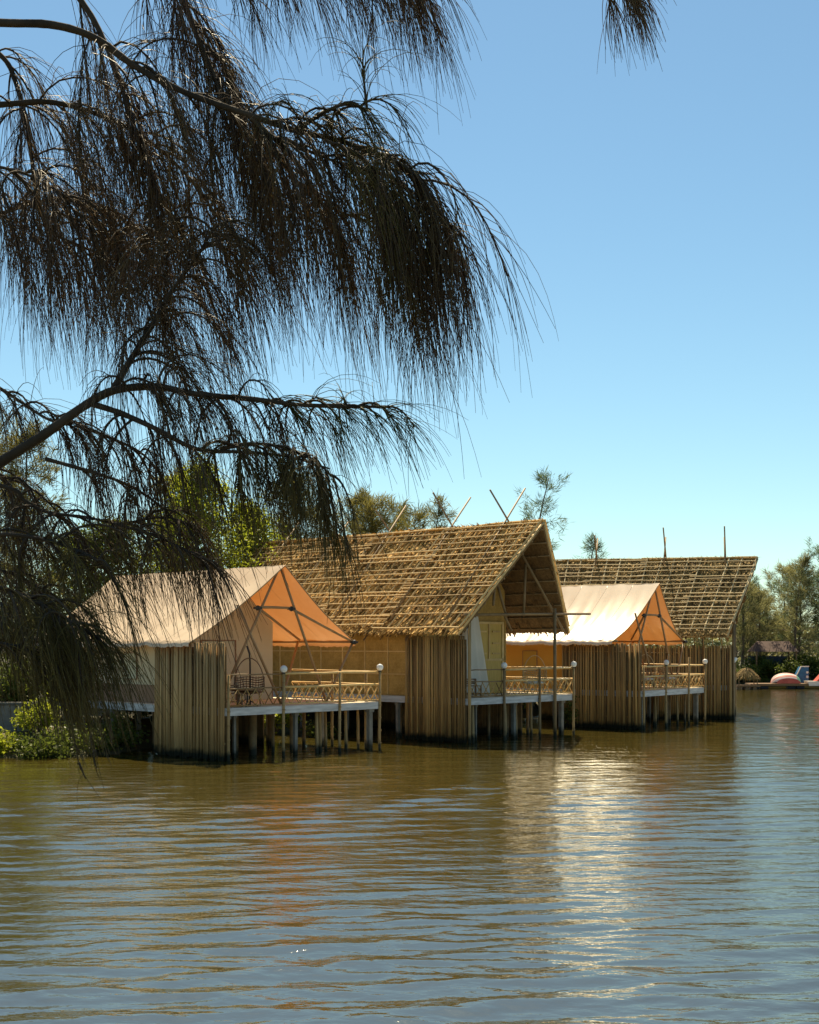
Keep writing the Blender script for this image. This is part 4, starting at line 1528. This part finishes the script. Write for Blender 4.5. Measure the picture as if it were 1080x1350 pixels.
limb([(-60, 40, 3.8), (0, 72, 3.8), (22, 112, 3.8), (38, 180, 3.8), (48, 255, 3.8), (64, 300, 3.8), (100, 322, 3.8), (165, 346, 3.8), (205, 372, 3.8)], .008, .003, 34, .26, .30, 46, rng_t=(.1, 1), spread=.75)
limb([(-300, 330, 3.7), (-60, 300, 3.8), (0, 282, 3.9), (60, 265, 3.9), (120, 270, 3.9), (180, 300, 3.9)], .008, .003, 28, .26, .30, 54, rng_t=(.35, 1))
limb([(-200, 220, 3.4), (-60, 215, 3.5), (20, 225, 3.5), (70, 250, 3.5), (110, 290, 3.5)], .006, .002, 22, .26, .30, 50, rng_t=(.3, 1))
# lower thick limb and its offshoots
limb([(-800, 900, 2.8), (-300, 760, 3.0), (-90, 670, 3.2), (0, 610, 3.2), (60, 572, 3.2), (110, 536, 3.2), (150, 515, 3.2), (205, 510, 3.2), (262, 520, 3.2), (330, 526, 3.2), (400, 534, 3.2), (470, 536, 3.2), (512, 536, 3.2)],
     .016, .003, 28, .17, .22, 38, rng_t=(.5, .82), up=.25)
limb([(340, 527, 3.2), (400, 534, 3.2), (455, 534, 3.2), (505, 538, 3.2)], .006, .002, 16, .10, .18, 36, 'needle_green', g=(.28, 0, -1), up=.55, nk=.24)
limb([(148, 517, 3.2), (172, 475, 3.25), (200, 430, 3.3), (226, 385, 3.3), (262, 335, 3.3), (282, 300, 3.3)], .009, .003, 34, .22, .25, 48, rng_t=(.15, 1), up=.2)
limb([(-120, 440, 3.4), (0, 512, 3.4), (62, 552, 3.3), (95, 560, 3.3)], .006, .002, 16, .15, .20, 36, up=.5, nk=.25)
limb([(120, 532, 3.2), (160, 545, 3.2), (207, 566, 3.15), (260, 592, 3.1), (320, 596, 3.1), (380, 602, 3.1), (435, 618, 3.1)], .008, .002, 14, .18, .24, 40, rng_t=(.1, .6))
limb([(290, 592, 3.1), (330, 585, 3.1), (375, 590, 3.1), (415, 608, 3.1), (440, 630, 3.1)], .005, .002, 26, .18, .19, 54, 'needle_olive', up=-.1)
limb([(-200, 600, 3.3), (0, 640, 3.2), (31, 659, 3.2), (62, 675, 3.2), (114, 682, 3.2), (158, 690, 3.2), (215, 682, 3.2), (255, 692, 3.2)], .006, .002, 21, .17, .22, 38, rng_t=(.25, 1))
limb([(60, 605, 3.2), (120, 622, 3.2), (170, 640, 3.2), (215, 670, 3.2), (240, 700, 3.2)], .005, .002, 8, .15, .20, 36)
limb([(100, 560, 3.3), (140, 575, 3.3), (190, 600, 3.3), (220, 640, 3.3)], .005, .002, 9, .16, .20, 36)
limb([(150, 690, 3.1), (200, 705, 3.1), (245, 725, 3.1), (275, 745, 3.1)], .004, .0016, 12, .12, .19, 26, g=(.3, 0, -1))
# lower left curtain
limb([(-500, 900, 2.9), (-160, 760, 3.0), (-60, 720, 3.0), (0, 705, 3.0), (60, 712, 3.0), (110, 730, 3.0), (150, 752, 3.0)], .008, .002, 20, .20, .24, 32, 'needle_olive', rng_t=(.40, 1), g=(.25, 0, -1))
limb([(-300, 820, 2.8), (-80, 770, 2.9), (0, 775, 2.9), (50, 795, 2.9), (95, 820, 2.9), (130, 845, 2.9)], .007, .002, 26, .16, .20, 36, 'needle_olive', rng_t=(.4, 1), g=(.22, 0, -1))
limb([(-200, 640, 3.4), (-40, 620, 3.4), (10, 630, 3.4), (50, 650, 3.4), (90, 690, 3.4)], .005, .002, 15, .17, .22, 36, g=(.2, 0, -1))
limb([(-160, 860, 2.9), (-40, 845, 2.9), (10, 850, 2.9), (50, 862, 2.9), (80, 880, 2.9)], .004, .0015, 20, .12, .17, 34, 'needle_olive', rng_t=(.4, 1), g=(.25, 0, -1))
limb([(-140, 800, 3.1), (-60, 800, 3.1), (-10, 812, 3.1), (30, 830, 3.1), (62, 852, 3.1)], .005, .0015, 22, .15, .19, 34, 'needle_olive', rng_t=(.3, 1), g=(.25, 0, -1))
limb([(-120, 740, 3.3), (-40, 742, 3.3), (10, 755, 3.3), (60, 780, 3.3), (100, 815, 3.3)], .005, .0015, 20, .15, .20, 34, rng_t=(.3, 1), g=(.25, 0, -1))
# thin bare twigs hanging lowest
limb([(70, 880, 3.0), (88, 930, 3.0), (98, 975, 3.0), (106, 1015, 3.0)], .0024, .0010, 5, .05, .07, 5, 'needle_olive', g=(.4, 0, -1))
limb([(95, 885, 3.0), (110, 935, 3.0), (129, 1000, 3.0)], .0022, .0010, 5, .05, .07, 5, 'needle_olive', g=(.4, 0, -1))
limb([(120, 880, 3.0), (136, 925, 3.0), (150, 975, 3.0)], .0020, .0010, 4, .05, .07, 5, 'needle_olive', g=(.4, 0, -1))
# sprig dipping in at the top right, from a limb overhead
limb([(-500, -900, 3.0), (200, -420, 3.3), (560, -190, 3.4), (720, -80, 3.4), (790, -30, 3.4), (830, -12, 3.4)], .012, .003, 14, .08, .16, 32, rng_t=(.82, 1.0), g=(.16, 0, -1), spread=.6)
